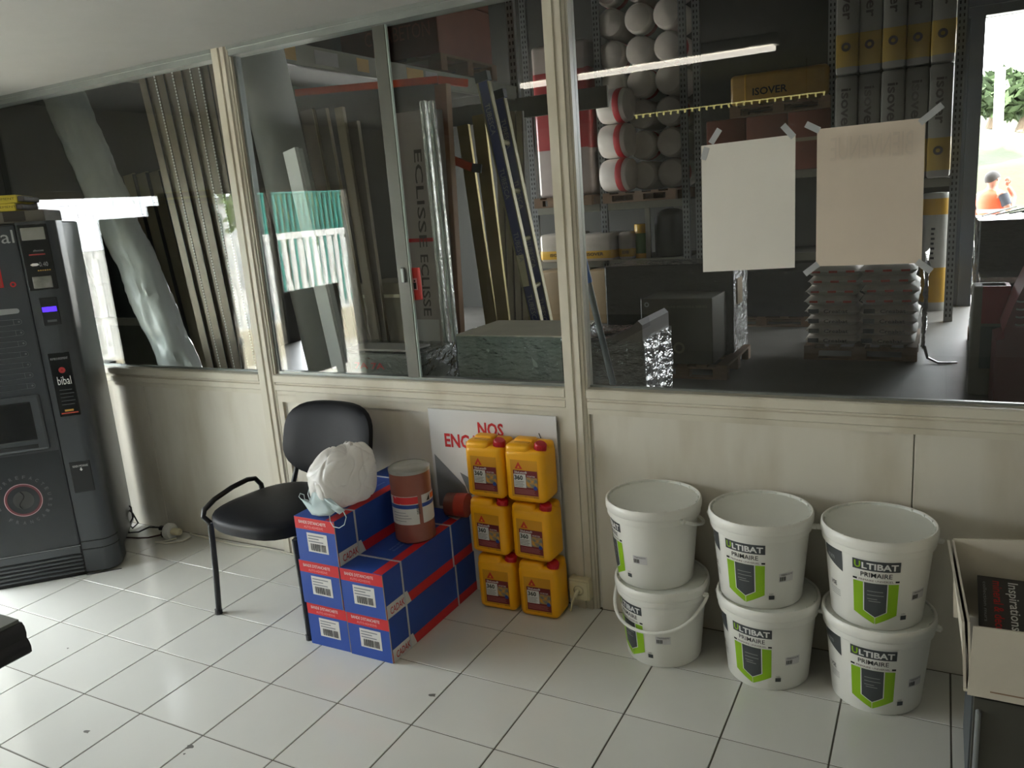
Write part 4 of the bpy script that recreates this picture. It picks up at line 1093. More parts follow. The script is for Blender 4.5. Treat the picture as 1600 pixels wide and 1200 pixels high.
# brass sheets
BRASS = mat('brass_sheet', (150, 134, 84), .42, .6, var=.25, scale=3)
for k, (u0, v0, u1, wd, lab) in enumerate(((724, 196, 766, .075, 'dull brass metal profile left of the ladder'), (748, 180, 786, .08, 'shinier brass metal profile touching the ladder'))):
    a0 = at(u0, v0, 1, 1.75); a1 = at(u1, 490, 1, 1.7); bt = through(a0, a1, .02)
    t = thing('brass_profile', lab, 'metal strip', (bt.x, bt.y, 0), group='brass profiles')
    MB().bar(bt - t.location, a0 - t.location, wd, .03, (1, 0, 0)).build('profile', BRASS, t)
    MB().bar(bt - t.location + V(wd * .5, -.012, 0), a0 - t.location + V(wd * .5, -.012, 0), .012, .012, (1, 0, 0)).build('flange', BRASS, t)
a0 = at(706, 249, 1, 1.6); a1 = at(738, 262, 1, 1.6)
t = thing('orange_clamp', 'orange plastic clamp on the brass profile', 'clamp', tuple(a0))
MB().bar(V(0, 0, 0), a1 - a0, .045, .03, (0, 0, 1)).build('jaw', ORNG, t)
MB().bar(a1 - a0, a1 - a0 + V(.05, .02, -.01), .05, .04, (0, 0, 1)).build('grip', DARKM, t)
# ladder
LBL = mat('ladder_blue', (44, 50, 112), .4, var=.05)
LAL = mat('ladder_alu', (150, 142, 112), .5, .5, var=.15)
Yl = 1.45
t0 = at(756, 128, 1, Yl); b0_ = at(838, 498, 1, Yl); bt = through(t0, b0_, .03); tp = t0
t = thing('ladder', 'aluminium ladder with blue printed rails leaning behind the right sliding pane', 'ladder', (bt.x, bt.y, 0))
for k, (dx, dy, tr, dx0) in enumerate(((0, 0, 0, 0), (-.065, .30, .06, -.10))):
    P_ = bt - t.location + V(dx0, dy, 0); Q_ = tp - t.location + V(dx, dy, -tr)
    rl = MB().bar(P_, Q_, .062, .024, (1, 0, 0)).build('rail', LBL, t)
    for s_ in (-1, 1): MB().bar(P_ + V(s_ * .034, -.004, 0), Q_ + V(s_ * .034, -.004, 0), .007, .034, (1, 0, 0)).build('rail_flange', LAL, rl)
    MB().bar(Q_, Q_ + (Q_ - P_).normalized() * .05, .08, .045, (1, 0, 0)).build('rail_cap', DARKM, rl)
    if True:
        ax = (P_ - Q_).normalized(); sx = (V(1, 0, 0) - ax * ax.x).normalized()
        for j in range(6):
            o_ = Q_ + ax * (.12 + j * .36)
            fn = (lambda x, y, o_=o_, ax=ax, sx=sx: o_ + ax * x + sx * y + V(0, -.0185, 0))
            lettering('TUBESCA', fn, 0, .17, -.016, .014, GREYP, rl)
for j in range(7):
    zz = .25 + j * .28
    P_ = through(bt, tp, zz) - t.location
    MB().cyl(P_ + V(.0, 0, 0), P_ + V(-.085, .30, 0), .014, 10).build('rung', LAL, t)
o_ = through(bt, tp, 1.20) - t.location
MB().bar(o_ + V(0, -.016, -.09), o_ + V(-.025, -.016, .09), .050, .004, (1, 0, 0)).build('sticker', mat('ladder_sticker', (196, 190, 160), .5), t)
# beige moulding boards behind the ladder
for k in range(4):
    a0 = at(779 + k * 11, 174, 1, 2.6); a1 = at(790 + k * 11, 500, 1, 2.6); bt = through(a0, a1, .02)
    t = thing('moulding_board', ordn[k] + ' upright beige moulding board from the left, behind the ladder', 'board', (bt.x, bt.y, 0), group='beige moulding boards')
    MB().bar(bt - t.location, a0 - t.location, .044, .03, (1, 0, 0)).build('board', PLK[1], t)
    MB().bar(bt - t.location + V(.024, 0, 0), a0 - t.location + V(.024, 0, 0), .006, .02, (1, 0, 0)).build('groove', PLK[0], t)

# left pallet rack (runs away from the partition)
RACKG = mat('rack_beam', (122, 120, 108), .5, .2, var=.08)
UPR = mat('rack_upright', (128, 130, 130), .45, .3, var=.06)
HOLE = mat('rack_hole', (22, 22, 22), .8)
def upright(parent, x, y, h, w_=.075):
    o = MB().box(x - w_ / 2, x + w_ / 2, y, y + .05, 0, h).build('upright', UPR, parent)
    b = MB(); z = .05
    while z < h - .03:
        for s_ in (-1, 1): b.box(x + s_ * w_ * .22 - .007, x + s_ * w_ * .22 + .007, y - .002, y, z, z + .03)
        z += .06
    tag(b.build('perforation', HOLE, o), kind='stuff')
    return o
t = thing('shelf_rack', 'grey storage rack with price stickers on its beam, above the planks', 'rack', (0, 1.0, 0))
MB().rbox(-.04, .0, -.2, 3.3, 2.50, 2.63, .004, 1).build('beam', RACKG, t)
MB().box(-1.0, -.04, -.2, 3.3, 2.60, 2.62).build('deck', mat('rack_deck', (88, 84, 76), .7), t)
MB().rbox(-1.04, -1.0, -.2, 3.3, 2.50, 2.63, .004, 1).build('beam', RACKG, t)
MB().rbox(-1.0, 0.9, 3.26, 3.3, 2.34, 2.52, .004, 1).build('beam', RACKG, t)
for (x, y) in ((-.02, 3.3), (-1.02, 3.3)): upright(t, x, y, 4.6)
STK = [mat('sticker_amber', (186, 150, 84), .6), mat('sticker_grey', (150, 148, 146), .6)]
for (u0, u1, v0, v1, mi) in ((443, 462, 64, 82, 0), (490, 528, 73, 92, 1), (556, 576, 82, 100, 0), (635, 662, 105, 121, 0), (665, 684, 112, 122, 1)):
    a0 = at(u0, v0, 0, .0015); a1 = at(u1, v1, 0, .0015)
    MB().box(0, .0016, a0.y - 1.0, a1.y - 1.0, 2.525, 2.61).build('price_sticker', STK[mi], t)
# pallet with wrapped terracotta cartons on the rack
WOOD = mat('pallet_wood', (116, 90, 66), .75, var=.15, stretch=(1, 4, 4))
def pallet(x, y, z, w_, d_, label, cat='pallet', group='pallets', lead=None):
    o = thing('pallet', label, cat, (x, y, z), group=group)
    for k in range(5): MB().box(k * (w_ - .09) / 4, k * (w_ - .09) / 4 + .09, 0, d_, .105, .125).build('deck_board', WOOD, o)
    for yy in (0, (d_ - .09) / 2, d_ - .09):
        MB().box(0, w_, yy, yy + .09, .088, .105).build('stringer', WOOD, o)
        for xx in (0, (w_ - .12) / 2, w_ - .12): MB().box(xx, xx + .12, yy, yy + .09, .018, .088).build('block', WOOD, o)
        MB().box(0, w_, yy, yy + .09, 0, .018).build('base_board', WOOD, o)
    return o
TERRA = mat('terracotta_card', (120, 66, 48), .55, var=.1, obj_rand=.08)
pc = at(690, 105, 0, .05)
pallet(-.95, pc.y, 2.63, 1.0, .9, 'wooden pallet on the left rack under terracotta cartons')
for k in range(2):
    t = thing('terracotta_carton', ('lower', 'upper')[k] + ' terracotta carton wrapped on the rack pallet', 'carton', (-.92, pc.y + .02, 2.755 + k * .42), group='terracotta cartons on the rack')
    MB().rbox(0, .95, 0, .85, 0, .415, .005, 1).build('carton_body', TERRA, t)
    lettering('CERABETON', plane_fn((0, -.002, 0), (1, 0, 0), (0, 0, 1)), .25, .88, .14, .25, mat('terra_print', (150, 84, 62), .6), t)

# ---------------------------------------------------------------- wrapped cartons right behind the glass
KRAFT = mat('kraft_card', (112, 84, 62), .7, var=.12)
t = thing('kraft_carton', 'long brown kraft carton behind the wrapped bundles', 'carton', (1.36, 1.19, 0))
MB().rbox(0, .62, 0, .20, 0, .845, .005, 1).build('carton_body', KRAFT, t)
MB().box(0, .62, .07, .13, .845, .8465).build('tape', CARD, t)
t = thing('wrapped_bundle', 'film wrapped bundle with a white sheet on top, left of the window stile', 'bundle', (.50, .72, 0))
MB().rbox(0, .64, 0, .36, 0, .845, .02, 2).build('goods', mat('bundle_grey', (164, 168, 160), .6, var=.2, scale=5), t)
def wrapbox(w_, d_, h_, seed, amp=.012, top=True):
    bm = bmesh.new(); bmesh.ops.create_cube(bm, size=1); bmesh.ops.subdivide_edges(bm, edges=bm.edges[:], cuts=12, use_grid_fill=True)
    for q_ in bm.verts:
        p_ = Vector(((q_.co.x + .5) * w_, (q_.co.y + .5) * d_, (q_.co.z + .5) * h_))
        d2 = Vector((q_.co.x, q_.co.y, q_.co.z * .4)).normalized()
        q_.co = p_ + d2 * amp * (.6 + noise.noise(p_ * 9 + Vector((seed, 0, 0))) + .8 * noise.noise(p_ * 21 + Vector((0, seed, 0))))
        if p_.z <= 0: q_.co.z = 0
    if not top: bmesh.ops.delete(bm, geom=[f for f in bm.faces if f.calc_center_median().z > h_ * .985], context='FACES')
    return MB().bm(bm)
wrapbox(.64, .36, .85, 1).build('film', WRAP, t, True)
a0 = at(556, 520, 2, .862) - t.location
MB().box(.14, .58, .02, .20, .858, .868).build('paper', CWHITE, t)
lettering('7A 7A', plane_fn((0, -.014, 0), (1, 0, 0), (0, 0, 1)), .22, .42, .765, .80, REDP, t, .02)
GRN2 = mat('grey_green_board', (158, 168, 158), .5, var=.06)
t = thing('open_crate', 'open grey green crate wrapped in film beside the mullion', 'crate', (1.38, .72, 0))
MB().box(0, .58, 0, .01, 0, .955).build('front_board', GRN2, t); MB().box(0, .58, .44, .45, 0, .955).build('back_board', GRN2, t)
MB().box(0, .01, .01, .44, 0, .955).build('side_board', GRN2, t); MB().box(.57, .58, .01, .44, 0, .955).build('side_board', GRN2, t)
MB().box(.01, .57, .01, .44, .55, .56).build('bottom', GRN2, t)
MB().box(-.001, .581, -.001, .451, .950, .9575).build('rim', CARDE, t)
wrapbox(.58, .45, .955, 5, .008, False).build('film', WRAP, t, True)
t = thing('rounded_bundle', 'film wrapped rounded bundle right of the mullion behind the broom', 'bundle', (2.0, .78, 0))
prof = [(0, 0), (.34, 0), (.34, 1.0), (.32, 1.02), (.28, .985), (.20, .945), (.10, .92), (0, .91)]
Mq = Matrix(((1, 0, 0, 0), (0, 0, 1, 0), (0, 1, 0, 0), (0, 0, 0, 1)))
MB().prism(prof, .4, Mq).build('goods', mat('bundle_brown', (84, 76, 68), .5, var=.15), t)
wrapbox(.345, .4, .93, 8, .014).build('film', WRAP, t, True)
# broom
a0 = at(908, 395, 1, .12); a1 = at(958, 600, 1, .22); bt = through(a0, a1, .06)
t = thing('broom', 'grey broom handle with blue grip leaning just behind the right glass', 'broom', (bt.x, bt.y, 0))
P_, Q_ = bt - t.location, a0 - t.location; ax = (Q_ - P_).normalized()
MB().cyl(P_, Q_ - ax * .02, .0125, 12).build('handle', mat('broom_grey', (112, 118, 120), .35, .3), t, True)
MB().cyl(Q_ - ax * .115, Q_ - ax * .015, .0155, 14).build('grip', mat('broom_blue', (40, 92, 170), .45), t, True)
MB().tube([Q_ - ax * .02 + V(.006 * math.cos(a_), 0, 0) + ax * (.025 + .022 * math.sin(a_)) for a_ in [2 * PI * k / 12 for k in range(12)]], .004, 6, True).build('hanging_eye', ALU, t, True)
MB().rbox(-.16, .16, -.03, .03, .035, .07, .01, 2).build('brush_block', LBL, t); MB().box(-.155, .155, -.025, .025, 0, .036).build('bristles', DARKM, t)

# ================================================================== WAREHOUSE BACK RACKS
t = thing('storage_rack', 'tall perforated steel storage rack along the far warehouse wall', 'rack', (0, 7.0, 0))
for x in (-1.22, -.25, .80, .96, 2.42, 3.62):
    upright(t, x, 0, 5.0, .085)
for (x0, x1, z) in ((-1.18, -.30, 1.40), (-.20, .76, 1.40), (.96, 2.4, 1.62), (2.45, 3.6, 1.42), (-1.18, .76, .70), (.96, 2.4, .70)):
    MB().rbox(x0, x1, .0, .05, z, z + .09, .004, 1).build('beam', RACKG, t)
    MB().box(x0, x1, .05, 1.0, z + .07, z + .09).build('deck', MATS['rack_deck'], t)
MB().box(.28, .34, .01, .05, .79, 1.40).build('divider', RACKG, t)
pallet(-.20, 6.85, 1.49, .92, .9, 'pallet under the white insulation rolls on the far rack')
pallet(-1.15, 6.85, 1.49, .80, .9, 'pallet under the red and white pack on the far rack')
# white insulation rolls
BAGW = mat('roll_white', (228, 220, 211), .35, var=.06, coat=.3, bump=.12, bscale=10, obj_rand=.05)
BRED = mat('band_red', (176, 40, 44), .45, var=.06)
def bagroll(r, L_):
    prof = [(0, 0), (r * .55, .006), (r * .85, .02), (r * .97, .05), (r, .1), (r, L_ - .1), (r * .97, L_ - .05), (r * .85, L_ - .02), (r * .55, L_ - .006), (0, L_)]
    return MB().lathe(prof, 20, Matrix.Rotation(-PI / 2, 4, 'X'))
rollm = bagroll(.175, .75).mesh('roll', BAGW, True)
bandm = MB().lathe([(.1765, .20), (.178, .21), (.178, .30), (.1765, .31)], 20, Matrix.Rotation(-PI / 2, 4, 'X')).mesh('band', BRED, True)
rollx = MB().lathe([(0, 0), (.13, .012), (.185, .035), (.20, .09), (.20, .34), (.185, .39), (.13, .41), (0, .42)], 22, Matrix.Rotation(PI / 2, 4, 'Y')).mesh('roll', BAGW, True)
bandx = MB().lathe([(.2015, .255), (.203, .26), (.203, .335), (.2015, .34)], 22, Matrix.Rotation(PI / 2, 4, 'Y')).mesh('band', BRED, True)
lv = ('bottom', 'second', 'third', 'fourth', 'fifth', 'sixth', 'topmost')
for r_ in range(7):
    for c_ in range(3):
        if c_ == 0 and r_ < 3: continue
        o = thing('insulation_roll', '%s row white insulation roll, %s column of the far rack' % (lv[r_], ('left', 'middle', 'right')[c_]), 'roll', (-.09 + c_ * .352, 7.02, 1.795 + r_ * .36), group='white insulation rolls on the far rack')
        place('roll', rollm, o); 
        o.rotation_euler = (0, random.random() * 6, 0)
        if (r_ + c_) % 2 == 0: place('band', bandm, o)
for r_ in range(3):
    o = thing('insulation_roll', '%s white insulation roll with red band at the rack upright' % ('bottom', 'middle', 'top')[r_], 'roll', (-.22, 6.98, 1.82 + r_ * .405), (R_(20 * r_), 0, R_(-8)), 'white insulation rolls on the far rack')
    place('roll', rollx, o); place('band', bandx, o)
# red and white tall pack
t = thing('tall_pack', 'tall red and white film pack on the far rack behind the mullion', 'pack', (-1.12, 6.95, 1.615))
MB().rbox(0, .76, 0, .7, 0, 1.85, .05, 3).build('pack_body', mat('pack_white', (170, 158, 152), .35, var=.08, coat=.5), t, True)
MB().rbox(.0, .77, -.004, .5, .55, 1.55, .05, 3).build('pack_red', mat('pack_red', (158, 56, 58), .35, var=.08, coat=.5), t, True)
# clear packs with yellow band on the lower shelf
PKT = mat('pack_clear', (190, 180, 166), .3, var=.1, coat=.4, bump=.2, bscale=12)
PKY = mat('pack_yellow', (206, 160, 40), .4, var=.06)
for k, (x0, wd, y, h_, lab) in enumerate(((-1.12, .50, 6.86, .36, 'clear and yellow insulation pack left of the mullion'), (-.58, .50, 6.80, .34, 'clear and yellow insulation pack right of the broom grip'), (-.06, .20, 6.92, .34, 'narrow yellow pack beside the green canister'))):
    t = thing('insulation_pack', lab, 'pack', (x0, y, .79), group='yellow insulation packs')
    MB().rbox(0, wd, 0, .6, 0, h_, .05, 3).build('pack_body', PKT, t, True)
    MB().rbox(-.003, wd + .003, -.003, .603, .01, h_ * .5, .05, 3).build('yellow_band', PKY, t, True)
    lettering('ISOVER', plane_fn((0, -.006, 0), (1, 0, 0), (0, 0, 1)), wd * .3, wd * .75, .07, .11, BLACKP, t, .02)
t = thing('green_canister', 'green and yellow canister on the far rack shelf', 'canister', (.20, 7.1, .79))
MB().lathe([(0, 0), (.085, 0), (.09, .01), (.09, .41), (.085, .42), (0, .42)], 20).build('canister_body', PKY, t, True)
MB().lathe([(.0905, .06), (.0915, .07), (.0915, .30), (.0905, .31)], 20).build('green_band', mat('canister_green', (70, 120, 40), .4), t, True)
t = thing('dark_sack', 'large black sack on the far rack shelf', 'sack', (.52, 7.05, .79))
cushion(.36, .5, .54, 3.0, 0).build('sack_body', mat('sack_black', (26, 24, 24), .6), t, True, (0, .25, 0)); MB().cyl((0, .25, .55), (0, .25, .60), .04, 10).build('sack_neck', MATS['sack_black'], t, True)
TAN = mat('pack_tan', (140, 118, 84), .45, var=.08, coat=.2)
for k, (x0, x1) in enumerate(((-1.15, -.46), (-.44, .22))):
    t = thing('isolation_pack', ('left', 'right')[k] + ' tan insulation pack below the lower rack shelf', 'pack', (x0, 6.75, .0), group='tan packs below the shelf')
    MB().rbox(0, x1 - x0, 0, .7, 0, .68, .03, 2).build('pack_body', TAN, t, True)
    fn = plane_fn((0, -.004, 0), (1, 0, 0), (0, 0, 1))
    text_into(MB(), 'ISOVER', lambda x, y: fn(.46 + y, .62 - x), 0, .44, 0, .13, .03).build('lettering', BLACKP, t)
# middle bay: terracotta packs, pallet, yellow pack
for k in range(3):
    t = thing('terracotta_pack', ('left', 'middle', 'right')[k] + ' terracotta film pack on the far rack above the posters', 'pack', (1.08 + k * .45, 6.92, 1.71), group='terracotta packs on the far rack')
    MB().rbox(0, .44, 0, .8, 0, .62, .02, 2).build('pack_body', TERRA, t, True)
    MB().box(.02, .42, -.003, 0, .30, .34).build('tape', CARD, t)
pallet(1.36, 6.88, 2.33, 1.06, .9, 'pallet under the yellow insulation pack on the far rack')
t = thing('yellow_pack', 'long yellow insulation pack on a pallet high on the far rack', 'pack', (1.36, 6.9, 2.456))
MB().rbox(0, 1.04, 0, .85, 0, .33, .05, 3).build('pack_body', mat('pack_ochre', (168, 132, 60), .4, var=.1, coat=.3), t, True)
lettering('ISOVER', plane_fn((0, -.004, 0), (1, 0, 0), (0, 0, 1)), .25, .62, .09, .17, BLACKP, t, .02)
MB().rbox(.12, .22, -.003, .5, .0, .333, .05, 2).build('yellow_band', PKY, t, True)
t = thing('dark_stack', 'dark film covered stack under the far rack middle bay', 'stack', (1.2, 6.6, .12))
wrapbox(1.1, .8, .5, 12, .03).build('cover', mat('black_film', (30, 30, 32), .3, var=.1, coat=.5), t, True)
pallet(1.2, 6.6, 0, 1.1, .8, 'pallet under the dark film covered stack')
# upright grey and yellow insulation packs
ISG = mat('pack_grey', (150, 148, 141), .4, var=.07, coat=.3, obj_rand=.06)
ISY = mat('pack_mustard', (186, 156, 74), .4, var=.06, coat=.3)
for r_ in range(3):
    for c_ in range(5):
        x0 = 2.47 + c_ * .222
        t = thing('insulation_slab', '%s row upright grey and yellow insulation pack, %s of five from the left' % (('lower', 'middle', 'upper')[r_], ordn[c_]), 'pack', (x0, 6.86 + .02 * (c_ % 2), 1.515 + r_ * 1.12), group='upright insulation packs by the gate')
        MB().rbox(0, .218, 0, .75, 0, 1.11, .03, 2).build('pack_body', ISG, t, True)
        MB().rbox(-.002, .220, -.002, .6, .05, .42, .03, 2).build('yellow_band', ISY, t, True)
        fn = plane_fn((0, -.004, 0), (1, 0, 0), (0, 0, 1))
        text_into(MB(), 'isover', lambda x, y: fn(.06 + y, .98 - x), 0, .45, 0, .095, .02).build('lettering', DKP, t)
        b = MB(); ring_into(b, fn, .10, .27, .02, .045, 18); b.build('seal', DKP, t)
# standing yellow roll by the gate
t = thing('standing_roll', 'upright film wrapped roll with yellow bands beside the gate', 'roll', (3.47, 7.9, 0))
MB().lathe([(0, 0), (.15, 0), (.155, .02), (.155, 1.30), (.14, 1.34), (0, 1.35)], 26).build('roll_body', mat('roll_pale', (186, 184, 176), .3, var=.08, coat=.5), t, True)
for z0, z1 in ((.10, .50), (1.10, 1.28)): MB().lathe([(.1552, z0), (.1575, z0 + .01), (.1575, z1 - .01), (.1552, z1)], 26).build('yellow_band', PKY, t, True)
cfn_ = cyl_fn(.1575, -PI / 2 - .2, .001)
b = MB()
for k in range(7): rect_into(b, cfn_, -.02, .02 - .008 * (k % 2), .60 + k * .055, .625 + k * .055, 3)
b.build('print_marks', BLACKP, t)

# ================================================================== GOODS ON THE WAREHOUSE FLOOR
# pallet of cement bags
pallet(2.46, 4.86, 0, .92, .95, 'pallet under the stacked white cement bags')
CEM = mat('bag_paper', (206, 197, 186), .65, var=.08, obj_rand=.05)
CEMR = mat('bag_red', (196, 70, 52), .6)
def pillow(w_, d_, h_, nx=12, ny=8):
    mb = MB()
    def f(x, y): return (max(0, 1 - abs(2 * x - 1) ** 5) * max(0, 1 - abs(2 * y - 1) ** 5)) ** .45
    for sg in (1, -1):
        vs = [(w_ * i / nx, d_ * j / ny, h_ / 2 + sg * h_ / 2 * f(i / nx, j / ny)) for j in range(ny + 1) for i in range(nx + 1)]
        fs = [(j * (nx + 1) + i, j * (nx + 1) + i + 1, (j + 1) * (nx + 1) + i + 1, (j + 1) * (nx + 1) + i) for j in range(ny) for i in range(nx)]
        mb.add(vs, fs if sg > 0 else [q_[::-1] for q_ in fs])
    return mb
bagm = pillow(.455, .46, .098).mesh('sack', CEM, True)
lay = ('first', 'second', 'third', 'fourth', 'fifth', 'sixth', 'seventh', 'eighth')
fb = lambda x, y: Vector((x, .004, y))
m_red = MB()
for k in range(3): rect_into(m_red, lambda x, y: Vector((x, -.001 + .012 * 0, y)), .05 + k * .14, .12 + k * .14, .038, .056)
m_red = m_red.mesh('red_print', CEMR)
m_txt = text_into(MB(), 'Creabat', lambda x, y: Vector((x, -.001, y)), .16, .36, .032, .066, .02).mesh('lettering', DKP)
m_blk = rect_into(MB(), lambda x, y: Vector((x, -.001, y)), .03, .12, .030, .070).mesh('dark_print', DGREY)
for L_ in range(8):
    for c_ in range(2):
        for d2 in range(2):
            if d2 == 1 and c_ == 0 and L_ < 7: continue
            z = .125 + L_ * .088
            x = 2.46 + c_ * .455 + random.uniform(-.012, .012) - .02 * (L_ > 5) * (1 - 2 * c_) * -1
            o = thing('cement_bag', '%s layer white cement bag from the pallet, %s %s' % (lay[L_], ('front', 'rear')[d2], ('left', 'right')[c_]), 'bag', (x, 4.87 + d2 * .46 + random.uniform(-.01, .01), z), (0, 0, random.uniform(-.02, .02)), 'cement bags on the pallet')
            place('sack', bagm, o)
            if d2 == 0:
                if L_ >= 4: place('red_print', m_red, o)
                else: place('lettering', m_txt, o); place('dark_print', m_blk, o)
FOLD = mat('film_fold', (150, 150, 150), .2, var=.3, scale=30, coat=.5)
t = thing('stretch_film', 'crinkled clear stretch film hanging at the right side of the cement bags', 'film', (3.40, 4.95, 0))
def ffn(a, c_):
    return V(.02 + .03 * noise.noise(V(a * 4, c_ * 7, 1)) + .06 * (1 - c_) * noise.noise(V(c_ * 3, 2, a * 2)) , a * .85 - .05, .10 + c_ * .80 + .02 * noise.noise(V(a * 6, 0, c_ * 3)))
MB().grid(ffn, 22, 30).build('film_side', WRAP, t, True)
soft_roll('film_tail', V(.02, -.02, .12), V(.03, -.03, .86), .016, FOLD, .8, 3, 8, 60, t, 3)
MB().tube([V(.03, -.05, .13), V(.06, -.10, .04), V(.14, -.16, .012), V(.22, -.15, .010), V(.28, -.12, .010)], [.014, .012, .010, .009, .006], 8).build('film_end', FOLD, t, True)
# grey cartons on pallet
GCT = mat('grey_carton', (78, 76, 66), .55, var=.06, coat=.15)
pallet(1.22, 3.93, 0, .76, .95, 'pallet under the dark grey appliance carton')
t = thing('appliance_carton', 'dark grey appliance carton on a pallet behind the right window', 'carton', (1.24, 3.95, .126))
MB().rbox(0, .62, 0, .50, 0, .565, .006, 1).build('carton_body', GCT, t)
fn = plane_fn((0, -.002, 0), (1, 0, 0), (0, 0, 1))
b = MB(); ring_into(b, fn, .055, .515, .010, .022, 20); b.build('round_mark', GREYP, t)
lettering('SOLAR MODULE SERIES', fn, .20, .58, .485, .505, mat('carton_print', (118, 112, 96), .6), t)
b = MB(); ring_into(b, fn, .33, .14, .03, .05, 20); b.build('oval_mark', MATS['carton_print'], t)
t = thing('pale_carton_stack', 'tall film wrapped carton behind the dark grey carton', 'carton', (.72, 4.47, .0))
MB().rbox(0, 1.20, 0, .55, 0, .93, .006, 1).build('carton_body', mat('blue_grey_carton', (62, 60, 57), .5, var=.06), t)
wrapbox(1.2, .55, .93, 21, .010).build('film', WRAP, t, True)
MB().box(1.205, 1.215, .10, .30, .55, .78).build('label', CARD, t)
# goods at the right edge: flat dark cartons, trays, kiosk
pallet(3.78, 5.0, 0, .95, 1.0, 'pallet under the dark flat carton by the gate')
t = thing('flat_carton', 'dark grey film wrapped carton at the right edge before the gate', 'carton', (3.80, 5.02, .126))
MB().rbox(0, .92, 0, .9, 0, 1.03, .006, 1).build('carton_body', mat('charcoal_carton', (74, 73, 70), .5, var=.06), t)
wrapbox(.92, .9, 1.03, 31, .02).build('film', WRAP, t, True)
b = MB()
for k in range(5): b.bar(V(.02 + k * .1, .2 + .1 * k, 1.06), V(.3 + k * .12, .8 - .1 * k, 1.10), .012, .006)
b.build('loose_strap', ALU, t)
t = thing('metal_tray', 'silver metal trays stacked low at the right edge', 'tray', (3.80, 4.55, .0))
for k, z in enumerate((.46, .58, .70)): MB().rbox(0, .5, 0, .4, z, z + .05, .008, 2).build('tray', SILV, t)
MB().box(.0, .5, 0, .4, 0, .46).build('base', DARKM, t)
t = thing('display_post', 'grey post with red and green boxes at the right edge', 'post', (3.73, 3.75, 0))
MB().rbox(0, .22, 0, .25, 0, .78, .02, 3).build('post_body', mat('post_olive', (110, 108, 92), .5), t, True)
MB().box(.06, .225, -.004, .2, .52, .78).build('red_box', mat('box_red', (150, 46, 52), .5), t); MB().box(.06, .225, -.004, .2, .20, .50).build('green_box', mat('box_green', (52, 76, 70), .5), t)
t = thing('maroon_kiosk', 'maroon rounded machine cut off by the right edge', 'machine', (3.86, 3.30, 0))
o_ = [(0, 0), (.6, 0), (.6, 1.32), (.5, 1.30), (.36, 1.2), (.25, 1.06), (.16, .90), (.09, .72), (.04, .55), (.05, .50), (0, .48)]
MB().prism(o_, .5, Mq).build('housing', mat('maroon_paint', (96, 34, 38), .35, var=.05), t)
for k in range(4): MB().tube([V(.10 + .06 * s_, -.003, .74 - k * .05 - .025 * s_ + .03 * s_ * s_) for s_ in (0, .25, .5, .75, 1)], .006, 6).build('stripe', GREYP, t, True)

# ================================================================== OUTDOORS
YARD = mat('yard_concrete', (200, 196, 188), .8, var=.08, scale=1.5)
struct('ground', MB().box(-60, 60, -60, 80, -.30, -.07), YARD)
GRASS = mat('grass_bank', (36, 42, 12), .9, var=.3, scale=1.6, bump=.5, bscale=8)
b = MB(); b.grid(lambda a, c: (-4 + a * 40, 19 + c * 22, -.1 + 5.0 * c ** .8 + .35 * noise.noise(V(a * 30, c * 14, 0))), 60, 26)
t = b.build('grass_bank', GRASS, None, True); tag(t, 'sunlit grassy bank beyond the gate', 'grass', kind='stuff')
LEAFM = [mat('leaf_dark', (46, 62, 34), .7, var=.3, scale=6), mat('leaf_pale', (112, 128, 76), .7, var=.3, scale=6)]
BARK = mat('bark', (96, 82, 66), .8)
def tree(x, y, z, h_, r, label, mi, seed, group='trees beyond the gate'):
    o = thing('tree', label, 'tree', (x, y, z), group=group)
    MB().tube([V(0, 0, 0), V(.1, 0, h_ * .3), V(.0, .1, h_ * .6)], [.16, .12, .07], 8).build('trunk', BARK, o, True)
    rr = random.Random(seed); mb = MB()
    for k in range(900):
        th = rr.random() * 2 * PI; ph = math.acos(2 * rr.random() - 1); q_ = (.55 + .45 * rr.random())
        c_ = V(r * q_ * math.sin(ph) * math.cos(th), r * q_ * math.sin(ph) * math.sin(th), h_ * .62 + h_ * .36 * q_ * math.cos(ph))
        c_ *= 1 + .15 * noise.noise(c_ * .8 + V(seed, 0, 0))
        d1 = V(rr.uniform(-1, 1), rr.uniform(-1, 1), rr.uniform(-1, 1)).normalized(); d2 = d1.cross(V(.3, .5, .8)).normalized(); s_ = .16 + .14 * rr.random()
        mb.add([c_ - d1 * s_, c_ + d2 * s_ * .5, c_ + d1 * s_, c_ - d2 * s_ * .5], [(0, 1, 2, 3)])
    mb.build('crown', LEAFM[mi], o)
for k, (u, v0, v1, d_, r, mi, lab) in enumerate(((1550, 190, 100, 24, 1.0, 0, 'small dark tree at the left of the gate opening'), (1596, 195, 105, 24, 1.2, 0, 'dark tree at the right of the gate opening'))):
    a0 = at(u, v0, 1, d_); a1 = at(u, v1, 1, d_)
    tree(a0.x, a0.y, a0.z - .2, (a1.z - a0.z) * 1.0, r, lab, mi, k + 3)
a0 = at(1560, 190, 1, 22); a1 = at(1563, 110, 1, 22)
t = thing('concrete_post', 'pale concrete post standing on the bank beyond the gate', 'post', tuple(a0))
MB().bar(V(0, 0, -.4), a1 - a0, .22, .18, (1, 0, 0)).build('post', mat('post_concrete', (190, 186, 184), .7), t); MB().bar(a1 - a0, a1 - a0 + V(0, 0, .06), .27, .22, (1, 0, 0)).build('cap', MATS['post_concrete'], t)
